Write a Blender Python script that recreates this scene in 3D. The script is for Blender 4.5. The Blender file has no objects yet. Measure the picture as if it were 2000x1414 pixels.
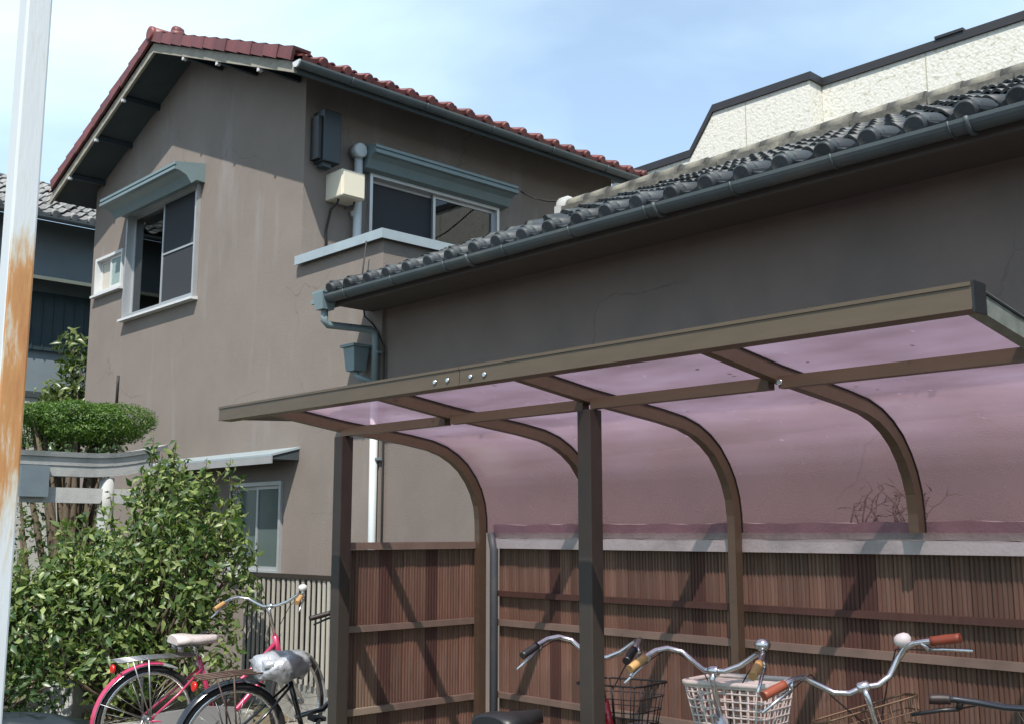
import bpy, math, random
import numpy as np
from mathutils import Vector, Matrix
random.seed(7); RNG = np.random.default_rng(11)
scene = bpy.context.scene
COL = scene.collection
R = math.radians

# ---------------------------------------------------------------- camera
cam_d = bpy.data.cameras.new('camera'); cam = bpy.data.objects.new('camera', cam_d); COL.objects.link(cam)
cam.location = (0, 0, 1.5); cam.rotation_euler = (R(90 + 8.906), 0, R(46.376))
cam_d.sensor_width = 36; cam_d.lens = 38.25; cam_d.clip_end = 2000; cam_d.clip_start = .05
scene.camera = cam
# ---------------------------------------------------------------- light
SUN = Vector((-.39, .455, -.84)).normalized()          # direction the light travels
EL = math.asin(-SUN.z); AZ = math.atan2(-SUN.x, -SUN.y)
world = bpy.data.worlds.new('World'); scene.world = world; world.use_nodes = True
wn = world.node_tree; wn.nodes.clear()
def wnode(t, **k):
    n = wn.nodes.new(t)
    for a, b in k.items(): setattr(n, a, b)
    return n
sky = wnode('ShaderNodeTexSky', sky_type='NISHITA'); sky.sun_disc = False
sky.sun_elevation = EL; sky.sun_rotation = AZ; sky.air_density = 1.0; sky.dust_density = .5; sky.ozone_density = 3.0
tc = wnode('ShaderNodeTexCoord')
mp = wnode('ShaderNodeMapping'); mp.inputs['Rotation'].default_value = (R(8), R(10), R(-10)); mp.inputs['Scale'].default_value = (.9, 1.9, 3.2); mp.inputs['Location'].default_value = (5.1, 2.2, .9)
n1 = wnode('ShaderNodeTexNoise'); n1.inputs['Scale'].default_value = 1.0; n1.inputs['Detail'].default_value = 8; n1.inputs['Roughness'].default_value = .5; n1.inputs['Distortion'].default_value = .35
cr = wnode('ShaderNodeValToRGB'); cr.color_ramp.elements[0].position = .41; cr.color_ramp.elements[1].position = .74
cr.color_ramp.elements[0].color = (.25, .25, .25, 1); cr.color_ramp.elements[1].color = (.86, .86, .86, 1)
mx = wnode('ShaderNodeMixRGB'); mx.inputs['Color2'].default_value = (5.9, 7.5, 8.3, 1)
bg = wnode('ShaderNodeBackground'); bg.inputs['Strength'].default_value = .135
out = wnode('ShaderNodeOutputWorld')
L = wn.links.new
L(tc.outputs['Generated'], mp.inputs['Vector']); L(mp.outputs['Vector'], n1.inputs['Vector']); L(n1.outputs['Fac'], cr.inputs['Fac'])
L(cr.outputs['Color'], mx.inputs['Fac']); L(sky.outputs['Color'], mx.inputs['Color1']); L(mx.outputs['Color'], bg.inputs['Color']); L(bg.outputs['Background'], out.inputs['Surface'])
sd = bpy.data.lights.new('sun', 'SUN'); sd.energy = 4.8; sd.angle = R(.53); sd.color = (1, .955, .88)
so = bpy.data.objects.new('sun', sd); COL.objects.link(so); so.rotation_euler = SUN.to_track_quat('-Z', 'Y').to_euler(); so.location = (3, -4, 12)
vs = scene.view_settings; vs.view_transform = 'Standard'; vs.look = 'None'; vs.exposure = .56; vs.gamma = 1; vs.use_curve_mapping = False
scene.cycles.max_bounces = 8; scene.cycles.transparent_max_bounces = 16
scene.cycles.use_denoising = True

# ---------------------------------------------------------------- materials
MATS = {}
ALB = .72      # overall calibration of the measured base colours
def mat(name, col, rough=.7, metal=0., var=.12, vscale=6., bump=0., bscale=80., stretch=(1, 1, 1), rnd=0., spec=.4, col2=None, c2pos=(.5, .7), c2scale=3., c2stretch=(1, 1, 1), c2detail=6, coat=0., crack=0.):
    if name in MATS: return MATS[name]
    col = tuple(c * ALB for c in col); col2 = tuple(c * ALB for c in col2) if col2 else None
    m = bpy.data.materials.new(name); m.use_nodes = True; nt = m.node_tree; N = nt.nodes; b = N['Principled BSDF']
    b.inputs['Roughness'].default_value = rough; b.inputs['Metallic'].default_value = metal; b.inputs['Specular IOR Level'].default_value = spec; b.inputs['Coat Weight'].default_value = coat
    t = N.new('ShaderNodeTexCoord'); g = N.new('ShaderNodeMapping'); g.inputs['Scale'].default_value = stretch
    nt.links.new(t.outputs['Object'], g.inputs['Vector'])
    n = N.new('ShaderNodeTexNoise'); n.inputs['Scale'].default_value = vscale; n.inputs['Detail'].default_value = 7; n.inputs['Roughness'].default_value = .62
    nt.links.new(g.outputs['Vector'], n.inputs['Vector'])
    mr = N.new('ShaderNodeMapRange'); mr.inputs['From Min'].default_value = .25; mr.inputs['From Max'].default_value = .75; mr.inputs['To Min'].default_value = 1 - var; mr.inputs['To Max'].default_value = 1 + var
    nt.links.new(n.outputs['Fac'], mr.inputs['Value'])
    val = mr.outputs['Result']
    if rnd:
        oi = N.new('ShaderNodeObjectInfo'); m2 = N.new('ShaderNodeMapRange'); m2.inputs['To Min'].default_value = 1 - rnd; m2.inputs['To Max'].default_value = 1 + rnd
        nt.links.new(oi.outputs['Random'], m2.inputs['Value']); mu = N.new('ShaderNodeMath'); mu.operation = 'MULTIPLY'
        nt.links.new(val, mu.inputs[0]); nt.links.new(m2.outputs['Result'], mu.inputs[1]); val = mu.outputs[0]
    base = N.new('ShaderNodeMixRGB'); base.inputs['Color1'].default_value = (*col, 1); base.inputs['Color2'].default_value = (*(col2 or col), 1); base.inputs['Fac'].default_value = 0
    if col2:
        g2 = N.new('ShaderNodeMapping'); g2.inputs['Scale'].default_value = c2stretch; nt.links.new(t.outputs['Object'], g2.inputs['Vector'])
        n2 = N.new('ShaderNodeTexNoise'); n2.inputs['Scale'].default_value = c2scale; n2.inputs['Detail'].default_value = c2detail; n2.inputs['Roughness'].default_value = .6
        nt.links.new(g2.outputs['Vector'], n2.inputs['Vector'])
        r2 = N.new('ShaderNodeMapRange'); r2.inputs['From Min'].default_value = c2pos[0]; r2.inputs['From Max'].default_value = c2pos[1]; nt.links.new(n2.outputs['Fac'], r2.inputs['Value']); nt.links.new(r2.outputs['Result'], base.inputs['Fac'])
    vm = N.new('ShaderNodeVectorMath'); vm.operation = 'SCALE'; nt.links.new(base.outputs['Color'], vm.inputs[0]); nt.links.new(val, vm.inputs['Scale'])
    outc = vm.outputs['Vector']
    if crack:      # hairline cracks in old render
        nd = N.new('ShaderNodeTexNoise'); nd.inputs['Scale'].default_value = 1.7; nd.inputs['Detail'].default_value = 5; nt.links.new(t.outputs['Object'], nd.inputs['Vector'])
        ma = N.new('ShaderNodeVectorMath'); ma.operation = 'MULTIPLY_ADD'; ma.inputs[1].default_value = (.5, .5, .5); nt.links.new(nd.outputs['Color'], ma.inputs[0]); nt.links.new(t.outputs['Object'], ma.inputs[2])
        vo = N.new('ShaderNodeTexVoronoi'); vo.feature = 'DISTANCE_TO_EDGE'; vo.inputs['Scale'].default_value = .62; nt.links.new(ma.outputs['Vector'], vo.inputs['Vector'])
        cm = N.new('ShaderNodeMapRange'); cm.inputs['From Max'].default_value = .0045; cm.inputs['To Min'].default_value = crack; cm.inputs['To Max'].default_value = 0; nt.links.new(vo.outputs['Distance'], cm.inputs['Value'])
        nm = N.new('ShaderNodeTexNoise'); nm.inputs['Scale'].default_value = .9; nt.links.new(t.outputs['Object'], nm.inputs['Vector']); mk = N.new('ShaderNodeMapRange'); mk.inputs['From Min'].default_value = .48; mk.inputs['From Max'].default_value = .58; nt.links.new(nm.outputs['Fac'], mk.inputs['Value'])
        mm = N.new('ShaderNodeMath'); mm.operation = 'MULTIPLY'; nt.links.new(cm.outputs['Result'], mm.inputs[0]); nt.links.new(mk.outputs['Result'], mm.inputs[1])
        cx_ = N.new('ShaderNodeMixRGB'); cx_.inputs['Color2'].default_value = (.03, .026, .024, 1); nt.links.new(mm.outputs[0], cx_.inputs['Fac']); nt.links.new(outc, cx_.inputs['Color1']); outc = cx_.outputs['Color']
    nt.links.new(outc, b.inputs['Base Color'])
    if bump:
        n3 = N.new('ShaderNodeTexNoise'); n3.inputs['Scale'].default_value = bscale; n3.inputs['Detail'].default_value = 4
        nt.links.new(g.outputs['Vector'], n3.inputs['Vector']); bp = N.new('ShaderNodeBump'); bp.inputs['Strength'].default_value = bump; bp.inputs['Distance'].default_value = .01
        nt.links.new(n3.outputs['Fac'], bp.inputs['Height']); nt.links.new(bp.outputs['Normal'], b.inputs['Normal'])
    MATS[name] = m; return m
def leafmat(name, c1, c2, trans=.35, rough=.42):
    c1 = tuple(c * .85 for c in c1); c2 = tuple(c * .85 for c in c2)
    m = bpy.data.materials.new(name); m.use_nodes = True; nt = m.node_tree; N = nt.nodes; b = N['Principled BSDF']
    b.inputs['Roughness'].default_value = rough; b.inputs['Specular IOR Level'].default_value = .5
    g = N.new('ShaderNodeNewGeometry'); mxr = N.new('ShaderNodeMixRGB'); mxr.inputs['Color1'].default_value = (*c1, 1); mxr.inputs['Color2'].default_value = (*c2, 1)
    pw = N.new('ShaderNodeMath'); pw.operation = 'POWER'; pw.inputs[1].default_value = 1.8; nt.links.new(g.outputs['Random Per Island'], pw.inputs[0]); nt.links.new(pw.outputs[0], mxr.inputs['Fac']); nt.links.new(mxr.outputs['Color'], b.inputs['Base Color'])
    tr = N.new('ShaderNodeBsdfTranslucent'); sc_ = N.new('ShaderNodeVectorMath'); sc_.operation = 'MULTIPLY'; sc_.inputs[1].default_value = (1.5, 1.7, .7)
    nt.links.new(mxr.outputs['Color'], sc_.inputs[0]); nt.links.new(sc_.outputs['Vector'], tr.inputs['Color'])
    ms = N.new('ShaderNodeMixShader'); ms.inputs['Fac'].default_value = trans
    nt.links.new(b.outputs['BSDF'], ms.inputs[1]); nt.links.new(tr.outputs['BSDF'], ms.inputs[2]); nt.links.new(ms.outputs['Shader'], N['Material Output'].inputs['Surface'])
    MATS[name] = m; return m
def glassmat(name, tint=(.5, .56, .57), rough=.02, ior=1.85, mixfac=None):
    m = bpy.data.materials.new(name); m.use_nodes = True; nt = m.node_tree; N = nt.nodes; N.remove(N['Principled BSDF'])
    tr = N.new('ShaderNodeBsdfTransparent'); tr.inputs['Color'].default_value = (*tint, 1); gl = N.new('ShaderNodeBsdfGlossy'); gl.inputs['Roughness'].default_value = rough
    fr = N.new('ShaderNodeFresnel'); fr.inputs['IOR'].default_value = ior; ms = N.new('ShaderNodeMixShader')
    nt.links.new(fr.outputs['Fac'], ms.inputs['Fac']); nt.links.new(tr.outputs['BSDF'], ms.inputs[1]); nt.links.new(gl.outputs['BSDF'], ms.inputs[2]); nt.links.new(ms.outputs['Shader'], N['Material Output'].inputs['Surface'])
    MATS[name] = m; return m
def panelmat(name):
    m = bpy.data.materials.new(name); m.use_nodes = True; nt = m.node_tree; N = nt.nodes; N.remove(N['Principled BSDF'])
    t = N.new('ShaderNodeTexCoord'); n = N.new('ShaderNodeTexNoise'); n.inputs['Scale'].default_value = 2.2; n.inputs['Detail'].default_value = 6; g = N.new('ShaderNodeMapping'); g.inputs['Scale'].default_value = (1, 2.2, 1)
    nt.links.new(t.outputs['Object'], g.inputs['Vector']); nt.links.new(g.outputs['Vector'], n.inputs['Vector'])
    n4 = N.new('ShaderNodeTexNoise'); n4.inputs['Scale'].default_value = 26; n4.inputs['Detail'].default_value = 3; nt.links.new(t.outputs['Object'], n4.inputs['Vector'])
    sp = N.new('ShaderNodeMapRange'); sp.inputs['From Min'].default_value = .70; sp.inputs['From Max'].default_value = .76; nt.links.new(n4.outputs['Fac'], sp.inputs['Value'])
    tr = N.new('ShaderNodeBsdfTransparent'); tr.inputs['Color'].default_value = (.87, .67, .71, 1)
    tl = N.new('ShaderNodeBsdfTranslucent'); df = N.new('ShaderNodeBsdfDiffuse'); df.inputs['Color'].default_value = (.50, .36, .44, 1)
    tcol = N.new('ShaderNodeMixRGB'); tcol.inputs['Color1'].default_value = (.58, .37, .47, 1); tcol.inputs['Color2'].default_value = (.58, .45, .62, 1); nt.links.new(n.outputs['Fac'], tcol.inputs['Fac']); nt.links.new(tcol.outputs['Color'], tl.inputs['Color'])
    m0 = N.new('ShaderNodeMixShader'); m0.inputs['Fac'].default_value = .2; nt.links.new(tl.outputs['BSDF'], m0.inputs[1]); nt.links.new(df.outputs['BSDF'], m0.inputs[2])
    fac = N.new('ShaderNodeMapRange'); fac.inputs['From Min'].default_value = .3; fac.inputs['From Max'].default_value = .7; fac.inputs['To Min'].default_value = .22; fac.inputs['To Max'].default_value = .40; nt.links.new(n.outputs['Fac'], fac.inputs['Value'])
    ad = N.new('ShaderNodeMath'); ad.operation = 'MULTIPLY_ADD'; ad.inputs[1].default_value = .35; nt.links.new(sp.outputs['Result'], ad.inputs[0]); nt.links.new(fac.outputs['Result'], ad.inputs[2])
    m1 = N.new('ShaderNodeMixShader'); nt.links.new(ad.outputs[0], m1.inputs['Fac']); nt.links.new(tr.outputs['BSDF'], m1.inputs[1]); nt.links.new(m0.outputs['Shader'], m1.inputs[2])
    gl = N.new('ShaderNodeBsdfGlossy'); gl.inputs['Roughness'].default_value = .28; fr = N.new('ShaderNodeFresnel'); fr.inputs['IOR'].default_value = 1.2; fm = N.new('ShaderNodeMath'); fm.operation = 'MULTIPLY'; fm.inputs[1].default_value = .22; nt.links.new(fr.outputs['Fac'], fm.inputs[0])
    m2 = N.new('ShaderNodeMixShader'); nt.links.new(fm.outputs[0], m2.inputs['Fac']); nt.links.new(m1.outputs['Shader'], m2.inputs[1]); nt.links.new(gl.outputs['BSDF'], m2.inputs[2]); nt.links.new(m2.outputs['Shader'], N['Material Output'].inputs['Surface'])
    MATS[name] = m; return m
def rustmat(name):
    m = bpy.data.materials.new(name); m.use_nodes = True; nt = m.node_tree; N = nt.nodes; b = N['Principled BSDF']; b.inputs['Roughness'].default_value = .6
    t = N.new('ShaderNodeTexCoord'); g = N.new('ShaderNodeMapping'); g.inputs['Scale'].default_value = (14, 14, 2.2); g.inputs['Location'].default_value = (.3, .0, .0); nt.links.new(t.outputs['Object'], g.inputs['Vector'])
    n = N.new('ShaderNodeTexNoise'); n.inputs['Scale'].default_value = 1.6; n.inputs['Detail'].default_value = 7; n.inputs['Roughness'].default_value = .65; nt.links.new(g.outputs['Vector'], n.inputs['Vector'])
    s = N.new('ShaderNodeSeparateXYZ'); nt.links.new(t.outputs['Object'], s.inputs['Vector'])
    r = N.new('ShaderNodeValToRGB'); e = r.color_ramp.elements; e[0].position = .30; e[0].color = (-.0, 0, 0, 1); e[1].position = .62; e[1].color = (0, 0, 0, 1)
    for p, v in ((.34, .10), (.38, .26), (.43, .32), (.50, .30), (.522, .22), (.535, .06), (.585, .05)):
        k = e.new(p); k.color = (v, v, v, 1)
    mr = N.new('ShaderNodeMapRange'); mr.inputs['From Max'].default_value = 4.5; nt.links.new(s.outputs['Z'], mr.inputs['Value']); nt.links.new(mr.outputs['Result'], r.inputs['Fac'])
    # rust runs stay on the side that faces the road
    ge = N.new('ShaderNodeSeparateXYZ'); nt.links.new(t.outputs['Normal'], ge.inputs['Vector']); mk = N.new('ShaderNodeMapRange'); mk.inputs['From Min'].default_value = .3; mk.inputs['From Max'].default_value = .8; nt.links.new(ge.outputs['X'], mk.inputs['Value'])
    mm = N.new('ShaderNodeMath'); mm.operation = 'MULTIPLY'; nt.links.new(mk.outputs['Result'], mm.inputs[0]); nt.links.new(r.outputs['Color'], mm.inputs[1])
    ad = N.new('ShaderNodeMath'); ad.operation = 'ADD'; nt.links.new(n.outputs['Fac'], ad.inputs[0]); nt.links.new(mm.outputs[0], ad.inputs[1])
    cr_ = N.new('ShaderNodeValToRGB'); ee = cr_.color_ramp.elements; ee[0].position = .55; ee[0].color = (.50, .53, .54, 1); ee[1].position = 1.0; ee[1].color = (.30, .12, .045, 1)
    k = ee.new(.66); k.color = (.46, .42, .34, 1); k = ee.new(.76); k.color = (.40, .20, .07, 1)
    nt.links.new(ad.outputs[0], cr_.inputs['Fac']); nt.links.new(cr_.outputs['Color'], b.inputs['Base Color'])
    bp = N.new('ShaderNodeBump'); bp.inputs['Strength'].default_value = .25; bp.inputs['Distance'].default_value = .01; nt.links.new(n.outputs['Fac'], bp.inputs['Height']); nt.links.new(bp.outputs['Normal'], b.inputs['Normal'])
    MATS[name] = m; return m

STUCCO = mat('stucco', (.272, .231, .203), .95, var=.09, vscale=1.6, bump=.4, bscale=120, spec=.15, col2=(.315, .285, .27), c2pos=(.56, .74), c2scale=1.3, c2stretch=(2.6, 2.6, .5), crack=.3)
STUCCO_SHADED = mat('stucco_annex_shaded', (.232, .192, .172), .95, var=.12, vscale=1.4, bump=.32, bscale=130, spec=.15, col2=(.19, .168, .155), c2pos=(.5, .75), c2scale=.9, c2stretch=(1.5, 1.5, .6), crack=.35)  # annex stucco toned darker than the house; eave shade put into the colour
CREAM = mat('cream_panel', (.82, .80, .72), .9, var=.12, vscale=40, bump=.9, bscale=26, spec=.2, col2=(.60, .57, .46), c2pos=(.54, .66), c2scale=14, c2stretch=(1, 1, 1.2))
REDT = mat('red_tile', (.205, .056, .050), .5, var=.25, vscale=9, rnd=.22, col2=(.12, .048, .046), c2pos=(.46, .68), c2scale=5)
GREYT = mat('grey_tile', (.040, .048, .055), .5, var=.3, vscale=10, rnd=.35, bump=.15, bscale=50, spec=.32, col2=(.13, .13, .115), c2pos=(.56, .78), c2scale=9)
GREYT2 = mat('weathered_tile', (.20, .20, .195), .7, var=.3, vscale=14, rnd=.25, bump=.3, bscale=40, col2=(.33, .33, .31), c2pos=(.48, .66), c2scale=9)
RIDGE = mat('ridge_mortar', (.125, .12, .105), .9, var=.35, vscale=9, bump=.5, bscale=30, col2=(.25, .235, .19), c2pos=(.48, .66), c2scale=6, rnd=.2)
TEAL = mat('teal_steel', (.20, .27, .285), .45, metal=0, var=.1, vscale=5, spec=.5)
TEALD = mat('dark_teal', (.022, .036, .045), .45, var=.15, spec=.5)
GUT = mat('gutter_pvc', (.085, .108, .115), .5, var=.16, vscale=7, spec=.45, col2=(.12, .13, .125), c2pos=(.5, .7), c2scale=4)
BEIGE = mat('beige_fascia', (.36, .33, .27), .8, var=.2, vscale=8, stretch=(1, 1, 3))
SOFFIT = mat('soffit', (.055, .068, .072), .85, var=.15, vscale=4)
COPING = mat('coping_steel', (.40, .47, .50), .4, metal=.1, var=.1, vscale=6, spec=.5)
ALU = mat('aluminium', (.60, .62, .63), .38, metal=.55, var=.06, spec=.5)
ALUW = mat('white_frame', (.72, .73, .73), .45, var=.05)
DARK = mat('dark_room', (.015, .016, .018), .9)
WOODIN = mat('tan_wood', (.50, .30, .13), .6)
SCREEN = mat('screen_mesh', (.035, .040, .048), .8, var=.06)
FROSTD = mat('dark_frosted_pane', (.10, .135, .13), .25, var=.1, vscale=3)
FROST = mat('frosted_pane', (.36, .46, .44), .2, var=.08, vscale=3)
FROSTW = mat('beige_pane', (.60, .56, .47), .5, var=.06)
CREAMBOX = mat('cream_box', (.80, .73, .58), .45, var=.04)
PVCW = mat('white_pvc', (.62, .66, .67), .4, var=.06, vscale=5)
BLACKP = mat('black_plastic', (.012, .012, .013), .45, spec=.5)
CABLE = mat('cable', (.03, .026, .026), .6)
BRONZE = mat('bronze_aluminium', (.135, .098, .062), .45, metal=.25, var=.12, vscale=6, stretch=(1, 6, 6), spec=.5)
BRONZED = mat('dark_bronze', (.050, .040, .032), .5, metal=.2, var=.15, vscale=8, spec=.45)
ALUG = mat('weathered_alu', (.24, .26, .23), .5, metal=.3, var=.35, vscale=16)
PINKP = panelmat('pink_polycarbonate')
BOARD = mat('brown_board', (.155, .088, .056), .75, var=.28, vscale=5, stretch=(9, 9, .7), rnd=.30, bump=.2, bscale=40, col2=(.185, .135, .10), c2pos=(.46, .7), c2scale=3, c2stretch=(4, 4, .6))
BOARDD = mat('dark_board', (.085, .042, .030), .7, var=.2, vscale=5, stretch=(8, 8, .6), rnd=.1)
RAIL = mat('rail_wood', (.21, .165, .125), .75, var=.2, vscale=7)
CONC = mat('concrete', (.34, .33, .30), .92, var=.2, vscale=7, bump=.35, bscale=60, col2=(.22, .215, .19), c2pos=(.48, .68), c2scale=3)
CONCW = mat('pale_concrete', (.50, .50, .48), .9, var=.12, vscale=6, bump=.25, bscale=70, col2=(.36, .37, .35), c2pos=(.5, .7), c2scale=4)
APRON = mat('concrete_paving', (.31, .28, .22), .95, var=.22, vscale=3, bump=.35, bscale=50, col2=(.20, .185, .15), c2pos=(.45, .7), c2scale=1.4)
ASPH = mat('asphalt', (.055, .055, .056), .95, var=.25, vscale=9, bump=.6, bscale=160, col2=(.075, .074, .072), c2pos=(.4, .7), c2scale=.8)
SOIL = mat('soil', (.16, .125, .08), 1., var=.35, vscale=12, bump=.9, bscale=35, col2=(.10, .13, .05), c2pos=(.5, .62), c2scale=4)
RUST = rustmat('rusty_white_paint')
NBW = mat('grey_neighbour_wall', (.20, .245, .265), .85, var=.1, vscale=3)
NBL = mat('pale_lower_wall', (.50, .49, .44), .9, var=.1, vscale=3, bump=.2)
SHUT = mat('dark_shutter', (.030, .055, .062), .5, var=.15)
SLATW = mat('pale_slat', (.48, .45, .39), .7, var=.12, rnd=.1, vscale=6)
GLASS = glassmat('window_glass')
BARK = mat('bark', (.12, .09, .06), .95, var=.3, vscale=20, bump=.5, bscale=50)
LEAF1 = leafmat('glossy_leaf', (.04, .090, .02), (.30, .36, .12), .3, .4)
LEAF2 = leafmat('trimmed_leaf', (.030, .085, .008), (.13, .22, .022), .3, .5)
LEAF3 = leafmat('dark_leaf', (.022, .055, .012), (.085, .14, .035), .25, .34)
LEAF4 = leafmat('tall_leaf', (.05, .085, .022), (.19, .23, .075), .3, .34)
GRASS = leafmat('grass_blade', (.10, .13, .03), (.22, .20, .07), .3, .6)
CHROME = mat('chrome', (.72, .73, .74), .22, metal=.95, var=.04)
STEELG = mat('steel_grey', (.42, .43, .44), .38, metal=.8, var=.1)
RUBBER = mat('rubber', (.014, .014, .015), .8)
PINKB = mat('pink_paint', (.55, .045, .13), .3, metal=.15, var=.06, spec=.6, coat=.4)
SILVB = mat('silver_paint', (.60, .60, .62), .3, metal=.6, var=.05)
BLACKB = mat('black_paint', (.010, .012, .018), .22, spec=.6, coat=.5)
REDB = mat('red_paint', (.55, .012, .030), .3, spec=.6, coat=.4)
GREENB = mat('grey_green_paint', (.16, .17, .14), .35, spec=.5)
WHITEB = mat('white_paint', (.75, .74, .70), .4)
TANG = mat('tan_grip', (.50, .29, .11), .5, var=.1)
BRNG = mat('brown_grip', (.27, .065, .032), .45, var=.1)
DKG = mat('dark_grip', (.028, .016, .015), .5)
WICK = mat('white_wicker', (.66, .63, .56), .6, var=.12, vscale=30)
WIREB = mat('brown_wire', (.16, .115, .065), .5, metal=.4, var=.2)
COVER = mat('silver_cover', (.52, .53, .56), .3, metal=.35, var=.3, vscale=14, bump=1., bscale=22)
PLCOV = mat('clear_plastic_cover', (.62, .54, .52), .25, var=.2, vscale=10, bump=.6, bscale=18)
RACK = mat('rusty_rack', (.12, .075, .058), .6, metal=.3, var=.3, vscale=20)
REFL = mat('red_reflector', (.75, .02, .010), .15, spec=.8)
TARP = mat('dark_vinyl', (.012, .018, .022), .35, var=.2, spec=.5)

# ---------------------------------------------------------------- mesh helpers
class MB:
    def __init__(s): s.v = []; s.f = []; s.sm = []
    def add(s, vs_, fs, smooth=False):
        o = len(s.v); s.v += [tuple(p) for p in vs_]; s.f += [tuple(i + o for i in q) for q in fs]; s.sm += [smooth] * len(fs); return s
    def box(s, x0, x1, y0, y1, z0, z1):
        x0, x1 = min(x0, x1), max(x0, x1); y0, y1 = min(y0, y1), max(y0, y1); z0, z1 = min(z0, z1), max(z0, z1)
        return s.add([(x0, y0, z0), (x1, y0, z0), (x1, y1, z0), (x0, y1, z0), (x0, y0, z1), (x1, y0, z1), (x1, y1, z1), (x0, y1, z1)],
                     [(0, 3, 2, 1), (4, 5, 6, 7), (0, 1, 5, 4), (1, 2, 6, 5), (2, 3, 7, 6), (3, 0, 4, 7)])
    def prism(s, poly, vec, smooth=False):
        n = len(poly); v = Vector(vec); a = [Vector(p) for p in poly]; b = [p + v for p in a]
        return s.add(a + b, [tuple(range(n))[::-1], tuple(range(n, 2 * n))] + [(i, (i + 1) % n, (i + 1) % n + n, i + n) for i in range(n)], smooth)
    def tube(s, pts, r, n=8, closed=False, sx=1.0):
        P = [Vector(p) for p in pts]; m = len(P); rs = r if isinstance(r, (list, tuple)) else [r] * m
        o = len(s.v); prev = None
        for i, p in enumerate(P):
            if closed: d = P[(i + 1) % m] - P[i - 1]
            else: d = P[min(i + 1, m - 1)] - P[max(i - 1, 0)]
            d.normalize()
            if prev is None:
                a = Vector((0, 0, 1)) if abs(d.z) < .9 else Vector((1, 0, 0)); u = d.cross(a).normalized()
            else:
                u = prev - d * prev.dot(d); u.normalize()
            prev = u; w = d.cross(u)
            for k in range(n):
                t = 2 * math.pi * (k + .5) / n; s.v.append(tuple(p + u * (math.cos(t) * rs[i] * sx) + w * (math.sin(t) * rs[i])))
        for i in range(m if closed else m - 1):
            j = (i + 1) % m
            for k in range(n):
                s.f.append((o + i * n + k, o + i * n + (k + 1) % n, o + j * n + (k + 1) % n, o + j * n + k)); s.sm.append(True)
        if not closed:
            s.f.append(tuple(o + k for k in range(n))[::-1]); s.f.append(tuple(o + (m - 1) * n + k for k in range(n))); s.sm += [False, False]
        return s
    def lathe(s, prof, center, axis='Z', n=14, smooth=True):
        o = len(s.v); m = len(prof); c = Vector(center)
        for r, h in prof:
            for k in range(n):
                t = 2 * math.pi * k / n; a, b = r * math.cos(t), r * math.sin(t)
                s.v.append(tuple(c + (Vector((a, b, h)) if axis == 'Z' else Vector((h, a, b)) if axis == 'X' else Vector((a, h, b)))))
        for i in range(m - 1):
            for k in range(n): s.f.append((o + i * n + k, o + i * n + (k + 1) % n, o + (i + 1) * n + (k + 1) % n, o + (i + 1) * n + k)); s.sm.append(smooth)
        s.f.append(tuple(o + k for k in range(n))[::-1]); s.f.append(tuple(o + (m - 1) * n + k for k in range(n))); s.sm += [False, False]
        return s
    def ell(s, c, rx, ry, rz, n=12, m=8):
        o = len(s.v); c = Vector(c)
        for i in range(m + 1):
            p = math.pi * i / m
            for k in range(n): t = 2 * math.pi * k / n; s.v.append((c.x + rx * math.sin(p) * math.cos(t), c.y + ry * math.sin(p) * math.sin(t), c.z + rz * math.cos(p)))
        for i in range(m):
            for k in range(n): s.f.append((o + i * n + k, o + (i + 1) * n + k, o + (i + 1) * n + (k + 1) % n, o + i * n + (k + 1) % n)); s.sm.append(True)
        return s
    def mesh(s, name, m, org=(0, 0, 0)):
        me = bpy.data.meshes.new(name); ox, oy, oz = org
        me.from_pydata([(x - ox, y - oy, z - oz) for x, y, z in s.v], [], s.f); me.polygons.foreach_set('use_smooth', s.sm); me.materials.append(m); me.update(); return me
    def build(s, name, m, parent=None, org=None, bevel=0):
        if org is None: org = worg(parent)
        o = bpy.data.objects.new(name, s.mesh(name, m, org)); COL.objects.link(o); o.parent = parent
        if parent is None: o.location = org
        if bevel:
            b = o.modifiers.new('bevel', 'BEVEL'); b.width = bevel; b.segments = 2; b.limit_method = 'ANGLE'; b.angle_limit = R(40)
        return o
ORG = {}
def worg(p):
    while p is not None:
        if p.name in ORG: return ORG[p.name]
        p = p.parent
    return (0, 0, 0)
def tag(o, label=None, cat=None, group=None, kind=None):
    if label: o['label'] = label
    if cat: o['category'] = cat
    if group: o['group'] = group
    if kind: o['kind'] = kind
    return o
def thing(name, loc, label, cat, group=None, rotz=0, geo_world=True):
    o = bpy.data.objects.new(name, None); COL.objects.link(o); o.location = loc; o.rotation_euler = (0, 0, rotz); o.empty_display_size = .1
    ORG[o.name] = tuple(loc) if geo_world else (0, 0, 0)
    return tag(o, label, cat, group)
def single(mb, name, m, loc, label, cat, group=None, bevel=0):
    o = mb.build(name, m, None, loc, bevel); return tag(o, label, cat, group)
def inst(name, me, parent, M):
    o = bpy.data.objects.new(name, me); COL.objects.link(o); o.parent = parent
    g = worg(parent); o.matrix_local = Matrix.Translation((-g[0], -g[1], -g[2])) @ M; return o
def stuffpart(o): o['kind'] = 'stuff'; return o
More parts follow.
